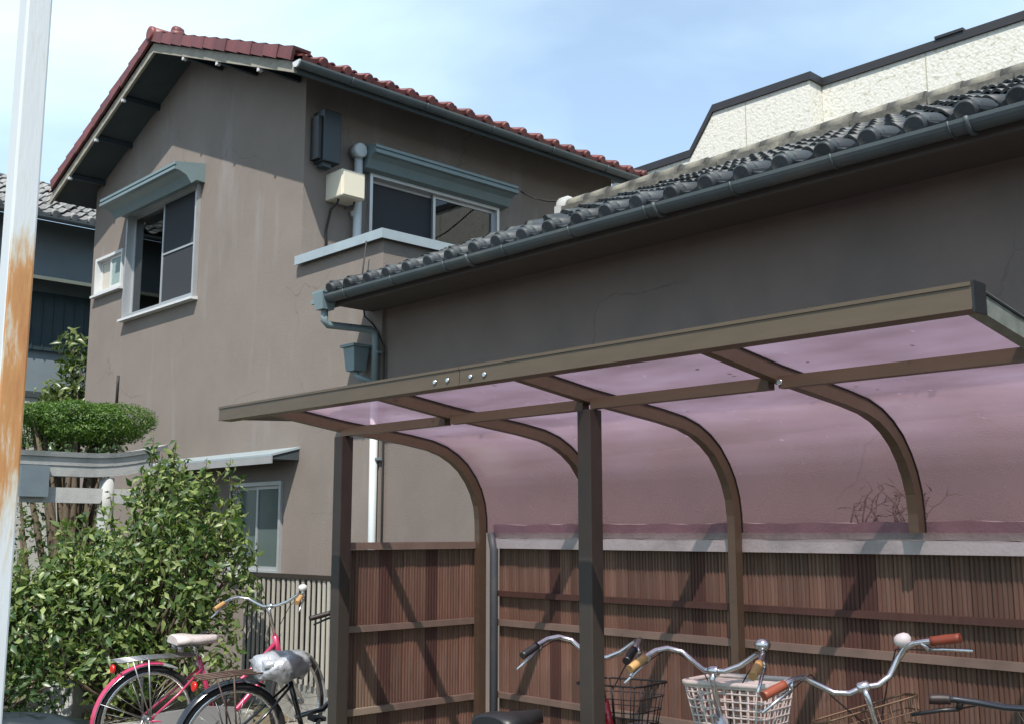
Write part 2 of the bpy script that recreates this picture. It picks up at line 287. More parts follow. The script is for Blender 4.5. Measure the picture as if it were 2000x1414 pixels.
# wall coordinates: 'A' faces -Y at plane Y=w, u = X; 'B' faces +X at plane X=w, u = Y; o = distance out of the wall
def wbox(mb, wl, u0, u1, o0, o1, z0, z1):
    k, w = wl
    if k == 'A': return mb.box(u0, u1, w - o1, w - o0, z0, z1)
    return mb.box(w + o0, w + o1, u0, u1, z0, z1)
def wprism(mb, wl, poly, u0, u1):
    k, w = wl
    if k == 'A': return mb.prism([(u0, w - o, z) for o, z in poly], (u1 - u0, 0, 0))
    return mb.prism([(w + o, u0, z) for o, z in poly], (0, u1 - u0, 0))
def wpt(wl, u, o, z):
    k, w = wl
    return (u, w - o, z) if k == 'A' else (w + o, u, z)
def wallholes(mb, wl, u0, u1, z0, z1, holes, th=.14):
    us = sorted({u0, u1, *[h[0] for h in holes], *[h[1] for h in holes]}); zs = sorted({z0, z1, *[h[2] for h in holes], *[h[3] for h in holes]})
    for a, b in zip(us, us[1:]):
        # merge vertical runs
        run = None
        for c, d in zip(zs, zs[1:]):
            um, zm = (a + b) / 2, (c + d) / 2
            hole = any(h[0] < um < h[1] and h[2] < zm < h[3] for h in holes)
            if hole:
                if run: wbox(mb, wl, a, b, -th, 0, *run); run = None
            else: run = (run[0], d) if run else (c, d)
        if run: wbox(mb, wl, a, b, -th, 0, *run)
    return mb
# ================================================================ the setting
def sheet(name, x0, x1, y0, y1, z, m, nx=1, ny=1):
    mb = MB(); vs_ = [(x0 + (x1 - x0) * i / nx, y0 + (y1 - y0) * j / ny, z) for j in range(ny + 1) for i in range(nx + 1)]
    mb.add(vs_, [(j * (nx + 1) + i, j * (nx + 1) + i + 1, (j + 1) * (nx + 1) + i + 1, (j + 1) * (nx + 1) + i) for j in range(ny) for i in range(nx)])
    return tag(mb.build(name, m), kind='structure')
sheet('ground', -400, 400, -400, 400, 0, ASPH)
sheet('paving', -7.75, 3, 2.2, 5.6, .004, APRON)
# earth bed under the shrubs, gently uneven
mb = MB(); nx, ny = 26, 20
for j in range(ny + 1):
    for i in range(nx + 1):
        x = -14.5 + 6.7 * i / nx; y = 2.9 + 2.6 * j / ny; e = min(i, nx - i, j, ny - j)
        mb.v.append((x, y, .006 + min(e, 2) * .03 + (random.random() * .03 if e else 0)))
for j in range(ny):
    for i in range(nx): a = j * (nx + 1) + i; mb.f.append((a, a + 1, a + nx + 2, a + nx + 1)); mb.sm.append(True)
tag(mb.build('earth_bed', SOIL), kind='structure')

# ================================================================ roof tiles
def tile_mb(w=.25, ln=.30, lip=False, amp=1., drop=.035, rr=1.):
    us = [0, .12, .26, .40, .54, .64, .72, .80, .88, .95, 1.08]
    def prof(u):
        return (-.022 * math.sin(math.pi * u / .62) if u < .62 else .042 * math.sin(math.pi * min((u - .62) / .46, 1.04))) * amp
    mb = MB(); n = len(us); th = .016
    rows = [(0., drop), (ln * .97, 0.)]
    for (v, dz) in rows:
        for u in us: mb.v.append((u * w, v, prof(u) + dz))
    for (v, dz) in rows:
        for u in us: mb.v.append((u * w, v, prof(u) + dz - th))
    for i in range(n - 1):
        mb.f.append((i, i + 1, n + i + 1, n + i)); mb.sm.append(True)
        mb.f.append((2 * n + i, i, i + 1, 2 * n + i + 1)[::-1]); mb.sm.append(False)
    mb.f.append((0, n, 3 * n, 2 * n)); mb.f.append((n - 1, 2 * n - 1, 4 * n - 1, 3 * n - 1)[::-1]); mb.sm += [False, False]
    if lip:
        # hanging lip along the trough and a round disc under the roll
        o = len(mb.v); k = 6
        for u in us[:k]: mb.v.append((u * w, -.004, prof(u) + drop + .002))
        for u in us[:k]: mb.v.append((u * w, -.004, prof(u) + drop - .050 - .012 * math.sin(math.pi * u / .64)))
        for i in range(k - 1): mb.f.append((o + i, o + k + i, o + k + i + 1, o + i + 1)); mb.sm.append(False)
        mb.lathe([(.050 * rr, -.034), (.060 * rr, -.024), (.060 * rr, .06)], (.84 * w, 0, drop - .012 + .02 * (rr - 1)), 'Y', 14)
    return mb
def frame(o, u, v):
    u = Vector(u).normalized(); v = Vector(v).normalized(); n = u.cross(v)
    return Matrix(((u.x, v.x, n.x, o[0]), (u.y, v.y, n.y, o[1]), (u.z, v.z, n.z, o[2]), (0, 0, 0, 1)))
def jit(a=.006, r=.9):
    return Matrix.Translation((random.uniform(-a, a), random.uniform(-a, a), random.uniform(0, a))) @ Matrix.Rotation(R(random.uniform(-r, r)), 4, 'Z') @ Matrix.Rotation(R(random.uniform(-r, r)), 4, 'X')
def append_tile(mb, t, M):
    o = len(mb.v); mb.v += [tuple(M @ Vector(p)) for p in t.v]; mb.f += [tuple(i + o for i in q) for q in t.f]; mb.sm += t.sm
def halfpipe_mb(r, ln, th=.014, n=8, flare=1.1):
    mb = MB()
    for v, k in ((0, 1.), (ln, flare)):
        for i in range(n + 1): t = math.pi * i / n; mb.v.append((r * k * math.cos(t), v, r * k * math.sin(t)))
        for i in range(n + 1): t = math.pi * i / n; mb.v.append(((r * k - th) * math.cos(t), v, (r * k - th) * math.sin(t)))
    m = n + 1
    for i in range(n):
        mb.f.append((i, i + 1, 2 * m + i + 1, 2 * m + i)); mb.sm.append(True)
        mb.f.append((i, m + i, m + i + 1, i + 1)); mb.sm.append(False); mb.f.append((2 * m + i, 2 * m + i + 1, 3 * m + i + 1, 3 * m + i)); mb.sm.append(False)
    return mb

# ================================================================ window builder
def window(root, wl, u0, u1, z0, z1, name='window', mid=None, frame_m=ALU, sill=True, panes=('glass', 'glass'), midbar=None, depth=.05, proud=.035):
    """sliding two-sash window; the window frame is the part, sashes and panes its pieces"""
    fr = MB(); t = .035
    wbox(fr, wl, u0, u0 + t, -.09, proud, z0, z1); wbox(fr, wl, u1 - t, u1, -.09, proud, z0, z1)
    wbox(fr, wl, u0 + t, u1 - t, -.09, proud - .002, z1 - t, z1); wbox(fr, wl, u0 + t, u1 - t, -.09, proud - .002, z0, z0 + t)
    W = fr.build(name, frame_m, root)
    if sill:
        s = MB(); wprism(s, wl, [(-.02, z0), (proud + .035, z0 - .012), (proud + .035, z0 - .038), (-.02, z0 - .038)], u0 - .03, u1 + .03); s.build('sill', ALUW, W)
    mid = mid or (u0 + u1) / 2
    a, b = u0 + t, u1 - t
    for i, (p, q, off) in enumerate(((a, mid + .02, -.065), (mid - .02, b, -.03))):
        f = MB(); k = .032; c, d = z0 + t, z1 - t
        wbox(f, wl, p, p + k, off, off + .022, c, d); wbox(f, wl, q - k, q, off, off + .022, c, d); wbox(f, wl, p + k, q - k, off, off + .022, c, c + k); wbox(f, wl, p + k, q - k, off, off + .022, d - k, d)
        if midbar and midbar[0] == i: wbox(f, wl, p + k, q - k, off, off + .022, midbar[1] - .01, midbar[1] + .012)
        f.build('sash', frame_m, W)
        g = MB(); wbox(g, wl, p + k, q - k, off + .009, off + .012, c + k, d - k)
        g.build('pane' if panes[i] != 'screen' else 'insect_screen', {'glass': GLASS, 'screen': SCREEN, 'frost': FROST, 'beige': FROSTW, 'dark_frost': FROSTD}[panes[i]], W)
    return W

# ================================================================ main two-storey house
A = ('A', 5.5); B = ('B', -8.68); AX = -11.1
def zs(x): return 6.86 - .4 * abs(x - AX)
house = thing('two_storey_house', (-11.1, 7.5, 0), 'two-storey house with brown stucco walls and red tiled gable roof', 'house')
WA = (-12.52, -10.74, 4.03, 5.33); WS = (-13.43, -12.64, 4.46, 4.93); WD = (-9.8, -8.86, 1.12, 1.98); WB_ = (6.25, 8.03, 4.15, 5.09)
mb = wallholes(MB(), A, -13.58, -8.68, 0, 5.80, [WA, WS, WD])
mb.prism([(-13.58, 5.5, 5.80), (-8.68, 5.5, 5.80), (-8.68, 5.5, zs(-8.68)), (AX, 5.5, 6.858), (-13.58, 5.5, zs(-13.58))], (0, .14, 0))
front = mb.build('front_wall', STUCCO, house)
mb = wallholes(MB(), B, 5.64, 10.0, 0, zs(-8.68) - .004, [WB_]); mb.build('side_wall', STUCCO, house)
mb = MB().box(-13.58, -13.44, 5.64, 10, 0, zs(-13.58)).box(-13.44, -8.82, 9.86, 10, 0, 5.86)
mb.prism([(-13.44, 9.86, 5.86), (-8.82, 9.86, 5.86), (AX, 9.86, 6.84)], (0, .14, 0)); mb.build('rear_wall', STUCCO, house)
MB().box(-13.44, -8.82, 5.64, 9.86, 2.85, 3.0).build('floor_slab', DARK, house)
MB().box(-13.44, -8.82, 5.641, 9.86, 5.45, 5.5).build('ceiling_board', mat('ceiling_board', (.30, .29, .26), .9), house)
# balcony: the stucco front runs on below its coping
mb = MB().box(-8.68, -7.38, 5.5, 5.64, 0, 4.06).box(-7.52, -7.38, 5.64, 7.2, 2.6, 4.06).box(-8.68, -7.52, 5.64, 7.2, 2.85, 2.98)
balc = mb.build('balcony_wall', STUCCO, house)
cp = MB(); cp.box(-8.70, -7.34, 5.455, 5.685, 4.062, 4.085); cp.box(-8.70, -7.34, 5.44, 5.455, 4.0, 4.085); cp.box(-7.565, -7.34, 5.685, 7.2, 4.062, 4.085); cp.box(-7.34, -7.325, 5.44, 7.2, 4.0, 4.085)
cp.build('coping', COPING, balc)
# roof
roof = MB(); Y0, Y1 = 5.06, 10.4; XR, XL = -8.15, -13.92
roof.prism([(AX, Y0, zs(AX)), (XR, Y0, zs(XR)), (XR, Y0, zs(XR) + .085), (AX, Y0, zs(AX) + .085)], (0, Y1 - Y0, 0))
roof.prism([(AX, Y0, zs(AX)), (AX, Y0, zs(AX) + .085), (XL, Y0, zs(XL) + .085), (XL, Y0, zs(XL))], (0, Y1 - Y0, 0))
roof = roof.build('roof', SOFFIT, house)
for xe in (XR, XL):
    f = MB(); f.prism([(AX, 5.03, zs(AX) - .05), (xe, 5.03, zs(xe) - .05), (xe, 5.03, zs(xe) + .055), (AX, 5.03, zs(AX) + .055)], (0, .03, 0)); f.build('bargeboard', BEIGE, roof)
MB().box(XR, XR + .025, 5.06, Y1, zs(XR) - .06, zs(XR) + .08).build('fascia', SOFFIT, roof)
for dx in (.72, 1.47, 2.3, -.78, -1.5, -2.25):
    x = AX + dx; MB().box(x - .022, x + .022, 5.065, 5.5, zs(x) - .065, zs(x) - .008).build('purlin', TEALD, roof)
    MB().box(x - .020, x + .020, 5.032, 5.075, zs(x) - .086, zs(x) - .052).build('purlin_end', ALUW, roof)
sl = math.atan(.4); cs, sn = math.cos(sl), math.sin(sl)
tl = tile_mb(.255, .30); tle = tile_mb(.255, .30, True, .85, .03, .78); me_e = tle.mesh('eave_tile', REDT)
for i in range(21):
    inst('eave_tile', me_e, roof, frame((XR + .09, 5.06 + i * .255, zs(XR) + .075), (0, 1, 0), (-cs, 0, sn)) @ jit(.004, .6))
fld = MB()
for c in range(1, 12):
    for i in range(21): append_tile(fld, tl, frame((XR + .09 - c * .262 * cs, 5.06 + i * .255, zs(XR) + .075 + c * .262 * sn), (0, 1, 0), (-cs, 0, sn)))
for c in range(0, 11):
    for i in range(21): append_tile(fld, tl, frame((XL - .05 + c * .262 * cs, 10.4 - i * .255, zs(XL) + .075 + c * .262 * sn), (0, -1, 0), (cs, 0, sn)))
stuffpart(fld.build('roof_tile_field', REDT, roof))
# sleeve tiles along the gable edge
sv = MB(); sv.prism([(0, -.035, -.075), (.275, -.035, -.088), (.275, -.035, .045), (0, -.035, .025)], (0, .03, 0)); sv.prism([(0, -.005, .003), (.275, -.005, .018), (.275, -.005, .045), (0, -.005, .025)], (0, .16, 0))
me_s = sv.mesh('sleeve_tile', REDT)
for i in range(12):
    inst('sleeve_tile', me_s, roof, frame((AX + .04 + i * .262 * cs, 5.02, zs(AX) + .15 - i * .262 * sn - .016), (cs, 0, -sn), (0, 1, 0)) @ jit(.004, .7))
sv2 = MB(); sv2.prism([(0, .035, -.075), (.275, .035, -.088), (.275, .035, .045), (0, .035, .025)], (0, -.03, 0)); sv2.prism([(0, .005, .003), (.275, .005, .018), (.275, .005, .045), (0, .005, .025)], (0, -.16, 0))
me_s2 = sv2.mesh('sleeve_tile', REDT)
for i in range(11):
    inst('sleeve_tile', me_s2, roof, frame((AX - .04 - i * .262 * cs, 5.02, zs(AX) + .15 - i * .262 * sn - .016), (-cs, 0, -sn), (0, -1, 0)) @ jit(.004, .7))
hp = halfpipe_mb(.088, .30); me_h = hp.mesh('ridge_tile', REDT)
for i in range(19):
    inst('ridge_tile', me_h, roof, frame((AX, 4.99 + i * .285, zs(AX) + .15 + .004 * (i % 2)), (1, 0, 0), (0, 1, 0)))
MB().lathe([(.06, -.025), (.085, -.015), (.09, .02), (.08, .03)], (AX, 4.985, zs(AX) + .155), 'Y', 16).build('ridge_end_disc', REDT, roof)
mb = MB().lathe([(.05, -.02), (.068, 0), (.07, .05), (.055, .10)], (AX, 5.26, zs(AX) + .275), 'Y', 14); mb.ell((AX, 5.31, zs(AX) + .235), .085, .10, .07); mb.build('ridge_finial', REDT, roof)
# gutter on the long side
g = MB(); gp = [(-8.085 + .058 * math.cos(t), 0, 5.715 + .058 * math.sin(t)) for t in [math.pi + math.pi * i / 10 for i in range(11)]]
gp2 = [(-8.085 + .050 * math.cos(t), 0, 5.715 + .050 * math.sin(t)) for t in [2 * math.pi - math.pi * i / 10 for i in range(11)]]
g.prism([(x, 5.02, z) for x, y, z in gp + gp2], (0, 5.4, 0)); gut = g.build('gutter', GUT, house)
MB().prism([(x, 5.005, z) for x, y, z in gp], (0, .015, 0)).build('gutter_end_cap', ALUW, gut)
for y in np.arange(5.6, 10.3, .9): MB().tube([(-8.085 + .062 * math.cos(t), y, 5.715 + .062 * math.sin(t)) for t in [math.pi + math.pi * i / 8 for i in range(9)]], .006, 5).build('gutter_bracket', GUT, gut)
# windows
w1 = window(house, A, *WA, panes=('glass', 'screen'), midbar=(1, 4.66), proud=.05)
window(house, A, *WS, panes=('beige', 'frost'), frame_m=ALUW, proud=.03)
window(house, A, *WD, panes=('dark_frost', 'dark_frost'), proud=.03)
w2 = window(house, B, *WB_, panes=('screen', 'glass'), proud=.05)
MB().box(-12.35, -12.30, 5.7, 6.15, 3.0, 4.55).box(-12.30, -11.2, 6.1, 6.15, 3.0, 4.42).build('cupboard', WOODIN, house)
MB().box(-8.95, -8.90, 7.3, 7.95, 5.0, 5.08).build('curtain_rail', FROSTW, house)
def hood(wl, u0, u1, zt, dep, drop, m):
    h = MB(); wprism(h, wl, [(0, zt + .06), (dep, zt), (dep, zt - .028), (dep - .018, zt - .032), (dep - .018, zt - .05), (dep + .004, zt - .052), (dep + .004, zt - .082), (dep - .05, zt - .085), (dep * .62, zt - .12), (dep * .45, zt - .2), (dep * .28, zt - drop + .01), (0, zt - drop)], u0, u1)
    return h.build('window_hood', m, house)
hood(A, -12.60, -10.66, 5.455, .36, .16, TEAL)
hood(B, 6.14, 8.10, 5.30, .29, .22, TEAL)
# lean-to awning over the ground floor window
aw = MB(); wprism(aw, A, [(0, 2.285), (.30, 2.205), (.30, 2.185), (0, 2.265)], -11.2, -8.60); awn = aw.build('window_awning', COPING, house)
MB().box(-11.2, -8.60, 5.20, 5.215, 2.12, 2.186).build('awning_fascia', mat('grey_board', (.33, .33, .33), .8), awn)
wprism(MB(), A, [(0, 2.262), (.28, 2.186), (.28, 2.16), (0, 2.16)], -11.19, -8.61).build('awning_soffit', SOFFIT, awn)
MB().tube([(-12.59, 5.485, 3.36), (-12.59, 5.485, 3.25), (-12.60, 5.485, 2.9)], .016, 6).build('wall_conduit', CABLE, house)

# fittings on the upper side wall
t = thing('shutter_box', (-8.60, 5.66, 5.0), 'tall narrow dark blue-grey steel box high on the side wall', 'metal box')
MB().box(-8.68, -8.50, 5.60, 5.80, 5.03, 5.55).build('body', TEALD, t, bevel=.008); MB().box(-8.66, -8.53, 5.555, 5.60, 5.05, 5.48).build('side_plate', BLACKP, t)
MB().box(-8.64, -8.54, 5.62, 5.72, 4.985, 5.03).build('mounting_foot', TEALD, t)
t = thing('junction_box', (-8.6, 5.86, 4.66), 'cream plastic junction box under the dark steel box on the side wall', 'junction box')
MB().box(-8.68, -8.40, 5.75, 6.02, 4.69, 4.96).build('body', CREAMBOX, t, bevel=.012); MB().box(-8.40, -8.385, 5.76, 6.01, 4.70, 4.95).build('lid', CREAMBOX, t, bevel=.006)
MB().tube([(-8.52, 5.80, 4.69), (-8.53, 5.80, 4.66), (-8.62, 5.78, 4.6), (-8.66, 5.76, 4.4), (-8.66, 5.76, 4.06)], .012, 6).build('cable', CABLE, t)
MB().tube([(-8.5, 5.97, 4.69), (-8.5, 5.96, 4.64), (-8.55, 5.88, 4.62)], .01, 6).build('cable', CABLE, t)
t = thing('vent_pipe', (-8.6, 6.07, 4.1), 'white vent pipe with round hooded top beside the upper side window', 'vent pipe')
MB().tube([(-8.60, 6.08, 3.0), (-8.60, 6.08, 5.22)], .043, 12).build('pipe', PVCW, t); MB().lathe([(.0, -.05), (.075, -.05), (.075, .05), (.06, .06)], (-8.575, 6.06, 5.25), 'X', 16).build('cowl', PVCW, t)
MB().tube([(-8.66, 6.08, 4.62), (-8.60, 6.08, 4.62)], .05, 8).build('clip', PVCW, t)

# ================================================================ single-storey annex
AN = ('A', 5.53); XE = -7.55; SLP = .438; a2 = math.atan(SLP); c2, s2 = math.cos(a2), math.sin(a2)
annex = thing('annex_house', (-3, 7, 0), 'single-storey annex with brown stucco wall, eave shade in its colour, and grey tiled roof', 'house')
MB().box(-7.38, 1.6, 5.53, 5.67, 0, 3.42).build('front_wall', STUCCO_SHADED, annex)
MB().box(-7.379, -7.25, 5.67, 10.4, 0, 3.6).box(1.46, 1.6, 5.67, 10.4, 0, 3.6).box(-7.25, 1.46, 10.26, 10.4, 0, 3.6).build('rear_wall', STUCCO_SHADED, annex)
def za(y): return 3.435 + SLP * (y - 5.0)
rf = MB(); rf.prism([(XE, 5.06, za(5.06) - .06), (XE, 8.0, za(8.0) - .06), (XE, 8.0, za(8.0)), (XE, 5.06, za(5.06))], (9.3, 0, 0)); rf.prism([(XE, 8.0, za(8.0) - .06), (XE, 10.9, za(8) - SLP * 2.9 - .06), (XE, 10.9, za(8) - SLP * 2.9), (XE, 8.0, za(8.0))], (9.3, 0, 0))
aroof = rf.build('roof', SOFFIT, annex)
SOFB = mat('brown_soffit', (.115, .102, .096), .9, var=.1)
MB().box(XE, 1.7, 5.03, 5.06, 3.345, 3.46).build('fascia', SOFB, aroof)
MB().box(XE + .02, 1.7, 5.06, 5.53, 3.385, 3.41).build('soffit', SOFB, aroof)
MB().prism([(XE + .01, 5.06, 3.36), (XE + .01, 8.0, za(8.0) - .08), (XE + .01, 8.0, za(8) - .02), (XE + .01, 5.06, 3.42)], (.03, 0, 0)).build('bargeboard', SOFB, aroof)
g1 = tile_mb(.25, .315, False, 1.15); g2 = tile_mb(.25, .315, True, 1.35, .050, .98); m1, m2 = g1.mesh('roof_tile', GREYT), g2.mesh('eave_tile', GREYT)
NC, NR, EX = 24, 12, .272
far = MB()
for c in range(NR):
    for i in range(37):
        M = frame((XE + .02 + i * .25, 4.965 + c * EX * c2, za(4.965) + .012 + c * EX * s2), (1, 0, 0), (0, c2, s2)) @ jit(.006, 1.0)
        if i < NC: inst('eave_tile' if c == 0 else 'roof_tile', m2 if c == 0 else m1, aroof, M)
        else: append_tile(far, g2 if c == 0 else g1, M)
for c in range(11):
    for i in range(37): append_tile(far, g1, frame((XE + .02 + (i + 1) * .25, 10.95 - c * EX * c2, za(8) - SLP * 2.95 + .012 + c * EX * s2), (-1, 0, 0), (0, -c2, s2)))
stuffpart(far.build('roof_tile_field', GREYT, aroof))
RZ = za(8.0)
for i in range(14):
    x = XE + i * .66; MB().box(x + .01, x + .655, 7.86, 8.14, RZ + .02, RZ + .075 + .006 * (i % 2)).build('ridge_course', RIDGE, aroof)
rh = halfpipe_mb(.095, .31); me_r = rh.mesh('ridge_tile', RIDGE)
for i in range(30): inst('ridge_tile', me_r, aroof, frame((XE + i * .3, 8.0, RZ + .075 + random.uniform(0, .012)), (0, -1, 0), (1, 0, 0)))
mb = MB().lathe([(.10, -.05), (.13, -.03), (.13, .05), (.09, .08)], (XE - .02, 8.0, RZ + .09), 'X', 14); mb.box(XE - .05, XE + .04, 7.85, 8.15, RZ - .03, RZ + .09); mb.build('ridge_end_tile', CONCW, aroof)
# gutter with brackets and joints
gp = [(0, 4.955 + .06 * math.cos(t), 3.425 + .06 * math.sin(t)) for t in [math.pi + math.pi * i / 10 for i in range(11)]]; gq = [(0, 4.955 + .052 * math.cos(t), 3.425 + .052 * math.sin(t)) for t in [2 * math.pi - math.pi * i / 10 for i in range(11)]]
ag = MB().prism([(XE + .08, y, z) for x, y, z in gp + gq], (8.9, 0, 0)).build('gutter', GUT, annex)
for x in np.arange(-7.1, 1.3, .62): MB().tube([(x, 4.955 + .064 * math.cos(t), 3.425 + .064 * math.sin(t)) for t in [math.pi + math.pi * i / 8 for i in range(9)]], .005, 5).build('gutter_bracket', GUT, ag)
for x in (-5.6, -3.92, -2.05, -.4): MB().tube([(x + dx, 4.955 + .067 * math.cos(t), 3.425 + .067 * math.sin(t)) for dx in (0,) for t in [math.pi + math.pi * i / 10 for i in range(11)]], .012, 5).build('gutter_joint', GUT, ag)
MB().box(-7.72, -7.52, 5.0, 5.03, 3.405, 3.44).build('eave_flashing', TEAL, ag)
mb = MB(); mb.prism([(-7.52, 4.88, 3.46), (-7.36, 4.88, 3.46), (-7.36, 5.03, 3.46), (-7.52, 5.03, 3.46)], (0, 0, -.015)); hx, hy = -7.44, 4.955
mb.add([(hx - .075, hy - .075, 3.445), (hx + .075, hy - .075, 3.445), (hx + .075, hy + .075, 3.445), (hx - .075, hy + .075, 3.445), (hx - .055, hy - .055, 3.31), (hx + .055, hy - .055, 3.31), (hx + .055, hy + .055, 3.31), (hx - .055, hy + .055, 3.31)], [(0, 4, 5, 1), (1, 5, 6, 2), (2, 6, 7, 3), (3, 7, 4, 0), (4, 7, 6, 5)])
mb.build('rainwater_hopper', TEAL, ag)
MB().tube([(hx, hy, 3.315), (hx, hy, 3.22), (hx + .004, hy + .03, 3.19), (-7.41, 5.40, 3.20), (-7.40, 5.44, 3.17), (-7.40, 5.45, 3.12), (-7.40, 5.45, 2.74)], .031, 10).build('downpipe', TEAL, ag)
MB().tube([(-7.40, 5.45, 2.74), (-7.40, 5.45, 0)], [.036, .031], 10).build('lower_downpipe', PVCW, ag)
for z in (3.0, 2.1, 1.2): MB().box(-7.445, -7.355, 5.44, 5.53, z, z + .02).build('pipe_clip', TEAL, ag)
mb = MB(); hx, hy = -7.58, 5.38; mb.add([(hx - .08, hy - .08, 3.06), (hx + .08, hy - .08, 3.06), (hx + .08, hy + .08, 3.06), (hx - .08, hy + .08, 3.06), (hx - .06, hy - .06, 2.86), (hx + .06, hy - .06, 2.86), (hx + .06, hy + .06, 2.86), (hx - .06, hy + .06, 2.86)], [(0, 1, 2, 3), (0, 4, 5, 1), (1, 5, 6, 2), (2, 6, 7, 3), (3, 7, 4, 0), (4, 7, 6, 5)])
mb.box(hx - .10, hx + .10, hy - .10, hy + .10, 3.062, 3.085); hp2 = mb.build('balcony_hopper', TEAL, house)
MB().tube([(hx, hy, 2.87), (hx + .02, hy, 2.82), (-7.42, 5.44, 2.76)], .026, 8).build('branch_pipe', TEAL, hp2)
MB().tube([(hx + .06, 5.42, 2.8), (hx + .06, 5.42, 2.7)], .008, 6).build('bracket_pin', STEELG, hp2)
o = MB().tube([(-8.33, 8.08, 5.22), (-8.1, 8.04, 5.09), (-7.85, 8.02, 4.99), (-7.57, 8.0, 4.93)], .009, 6)
single(o, 'overhead_wire', CABLE, (-8.0, 8.05, 4.9), 'thin black wire sagging from upper window hood to annex ridge end', 'wire')
o = MB().tube([(-7.52, 5.42, 4.0), (-7.56, 5.40, 3.6), (-7.58, 5.46, 3.35), (-7.50, 5.49, 3.27), (-7.44, 5.49, 3.2), (-7.345, 5.5, 3.06), (-7.335, 5.5, 2.0), (-7.335, 5.5, .2)], .008, 5)
single(o, 'wall_cable', CABLE, (-7.5, 5.45, 0), 'thin dark cable dropping from balcony coping to beside the downpipe', 'cable')
# ================================================================ cycle shelter with pink roof panels
sh = thing('cycle_shelter', (-3, 3.6, 0), 'bronze aluminium cycle shelter with curved pink translucent roof panels', 'shelter')
XK = [-4.77, -3.88, -3.0, -2.11, -1.22]
def beamseg(x0, x1):
    b = MB(); b.box(x0, x1, 2.80, 2.83, 2.078, 2.150); b.box(x0, x1, 2.83, 2.875, 2.078, 2.088); b.box(x0, x1, 2.83, 2.85, 2.138, 2.150); b.box(x0, x1, 2.7955, 2.7995, 2.140, 2.151); b.box(x0, x1, 2.7965, 2.7995, 2.077, 2.083); return b.build('front_beam', BRONZE, sh)
fb = beamseg(-5.16, -3.242); fb2 = beamseg(-3.238, -1.19)
for x in (-3.39, -3.31, -3.17, -3.09): MB().lathe([(.008, -.004), (.010, 0), (.010, .002)], (x, 2.797, 2.105), 'Y', 8).build('bolt', CHROME, fb)
MB().box(-1.19, -1.183, 2.80, 2.875, 2.07, 2.155).build('end_cap', BLACKP, fb2)
path = [(2.86, 2.112), (3.3, 2.052), (3.75, 2.006), (3.90, 1.985), (4.0, 1.957), (4.08, 1.918), (4.15, 1.868), (4.21, 1.80), (4.25, 1.735), (4.278, 1.66), (4.29, 1.58), (4.292, 1.50)]
def sweep(mb, x, hw, hh, pts, off=0):
    P = []
    for i, (y, z) in enumerate(pts):
        a = pts[max(i - 1, 0)]; b = pts[min(i + 1, len(pts) - 1)]; t = Vector((b[0] - a[0], b[1] - a[1])).normalized(); n = Vector((-t.y, t.x))
        if n.y < 0 and abs(n.x) < .2: n = -n
        P.append((Vector((y, z)) + n * (off + hh), Vector((y, z)) + n * (off - hh)))
    o = len(mb.v)
    for a, b in P: mb.v += [(x - hw, a.x, a.y), (x + hw, a.x, a.y), (x + hw, b.x, b.y), (x - hw, b.x, b.y)]
    for i in range(len(P) - 1):
        for k in range(4): mb.f.append((o + 4 * i + k, o + 4 * i + (k + 1) % 4, o + 4 * i + 4 + (k + 1) % 4, o + 4 * i + 4 + k)); mb.sm.append(False)
    mb.f += [(o, o + 3, o + 2, o + 1), tuple(o + 4 * (len(P) - 1) + k for k in range(4))]; mb.sm += [False] * 2
    return mb
for k, x in enumerate(XK):
    pts = list(path)
    if k in (0, 2, 4): pts += [(4.292, 1.0), (4.292, 0)]
    sweep(MB(), x, .021, .027, pts).build('curved_rafter', ALUG if k == 4 else BRONZE, sh)
    sweep(MB(), x, .026, .003, [p for p in path], .0305).build('rubber_seal', BLACKP, sh)
    sweep(MB(), x, .016, .004, [p for p in path], .040).build('glazing_bar', ALUG if k == 4 else BRONZED, sh)
# stub side trim closing the left end
MB().prism([(-5.15, 2.835, 2.088), (-4.795, 2.835, 2.088), (-4.795, 3.03, 2.065), (-5.15, 2.85, 2.086)], (0, 0, .018)).build('corner_plate', BRONZED, sh)
for i in range(4):
    MB().box(XK[i] + .021, XK[i + 1] - .021, 3.28, 3.32, 2.0, 2.042).build('purlin', BRONZE, sh)
for i in range(4):
    mb = MB(); x0, x1 = XK[i] + .008, XK[i + 1] - .008; n = len(path); nx = 6; o = 0
    fp = []
    for a, b in zip(path, path[1:]):
        for q in range(3): t = q / 3; fp.append((a[0] + (b[0] - a[0]) * t, a[1] + (b[1] - a[1]) * t))
    fp.append(path[-1])
    for j, (y, z) in enumerate(fp):
        a = fp[max(j - 1, 0)]; b = fp[min(j + 1, len(fp) - 1)]; t = Vector((b[0] - a[0], b[1] - a[1])).normalized(); nn = Vector((-t.y, t.x))
        for q in range(nx + 1):
            u = q / nx; s = .032 - .006 * math.sin(math.pi * u); mb.v.append((x0 + (x1 - x0) * u, y + nn.x * s, z + nn.y * s))
    for j in range(len(fp) - 1):
        for q in range(nx): a = j * (nx + 1) + q; mb.f.append((a, a + 1, a + nx + 2, a + nx + 1)); mb.sm.append(True)
    mb.build('roof_panel', PINKP, sh)
for x in (XK[0] + .03, XK[2] + .0):
    c = MB().box(x - .036, x + .036, 3.262, 3.334, 0, 1.998).build('column', BRONZED, sh, bevel=.004)
    MB().box(x - .07, x + .07, 3.23, 3.37, .004, .012).build('base_plate', BRONZED, c)
MB().lathe([(.010, -.003), (.012, 0), (.012, .01)], (XK[3] + .026, 3.278, 2.02), 'Y', 8).build('bolt', CHROME, sh)

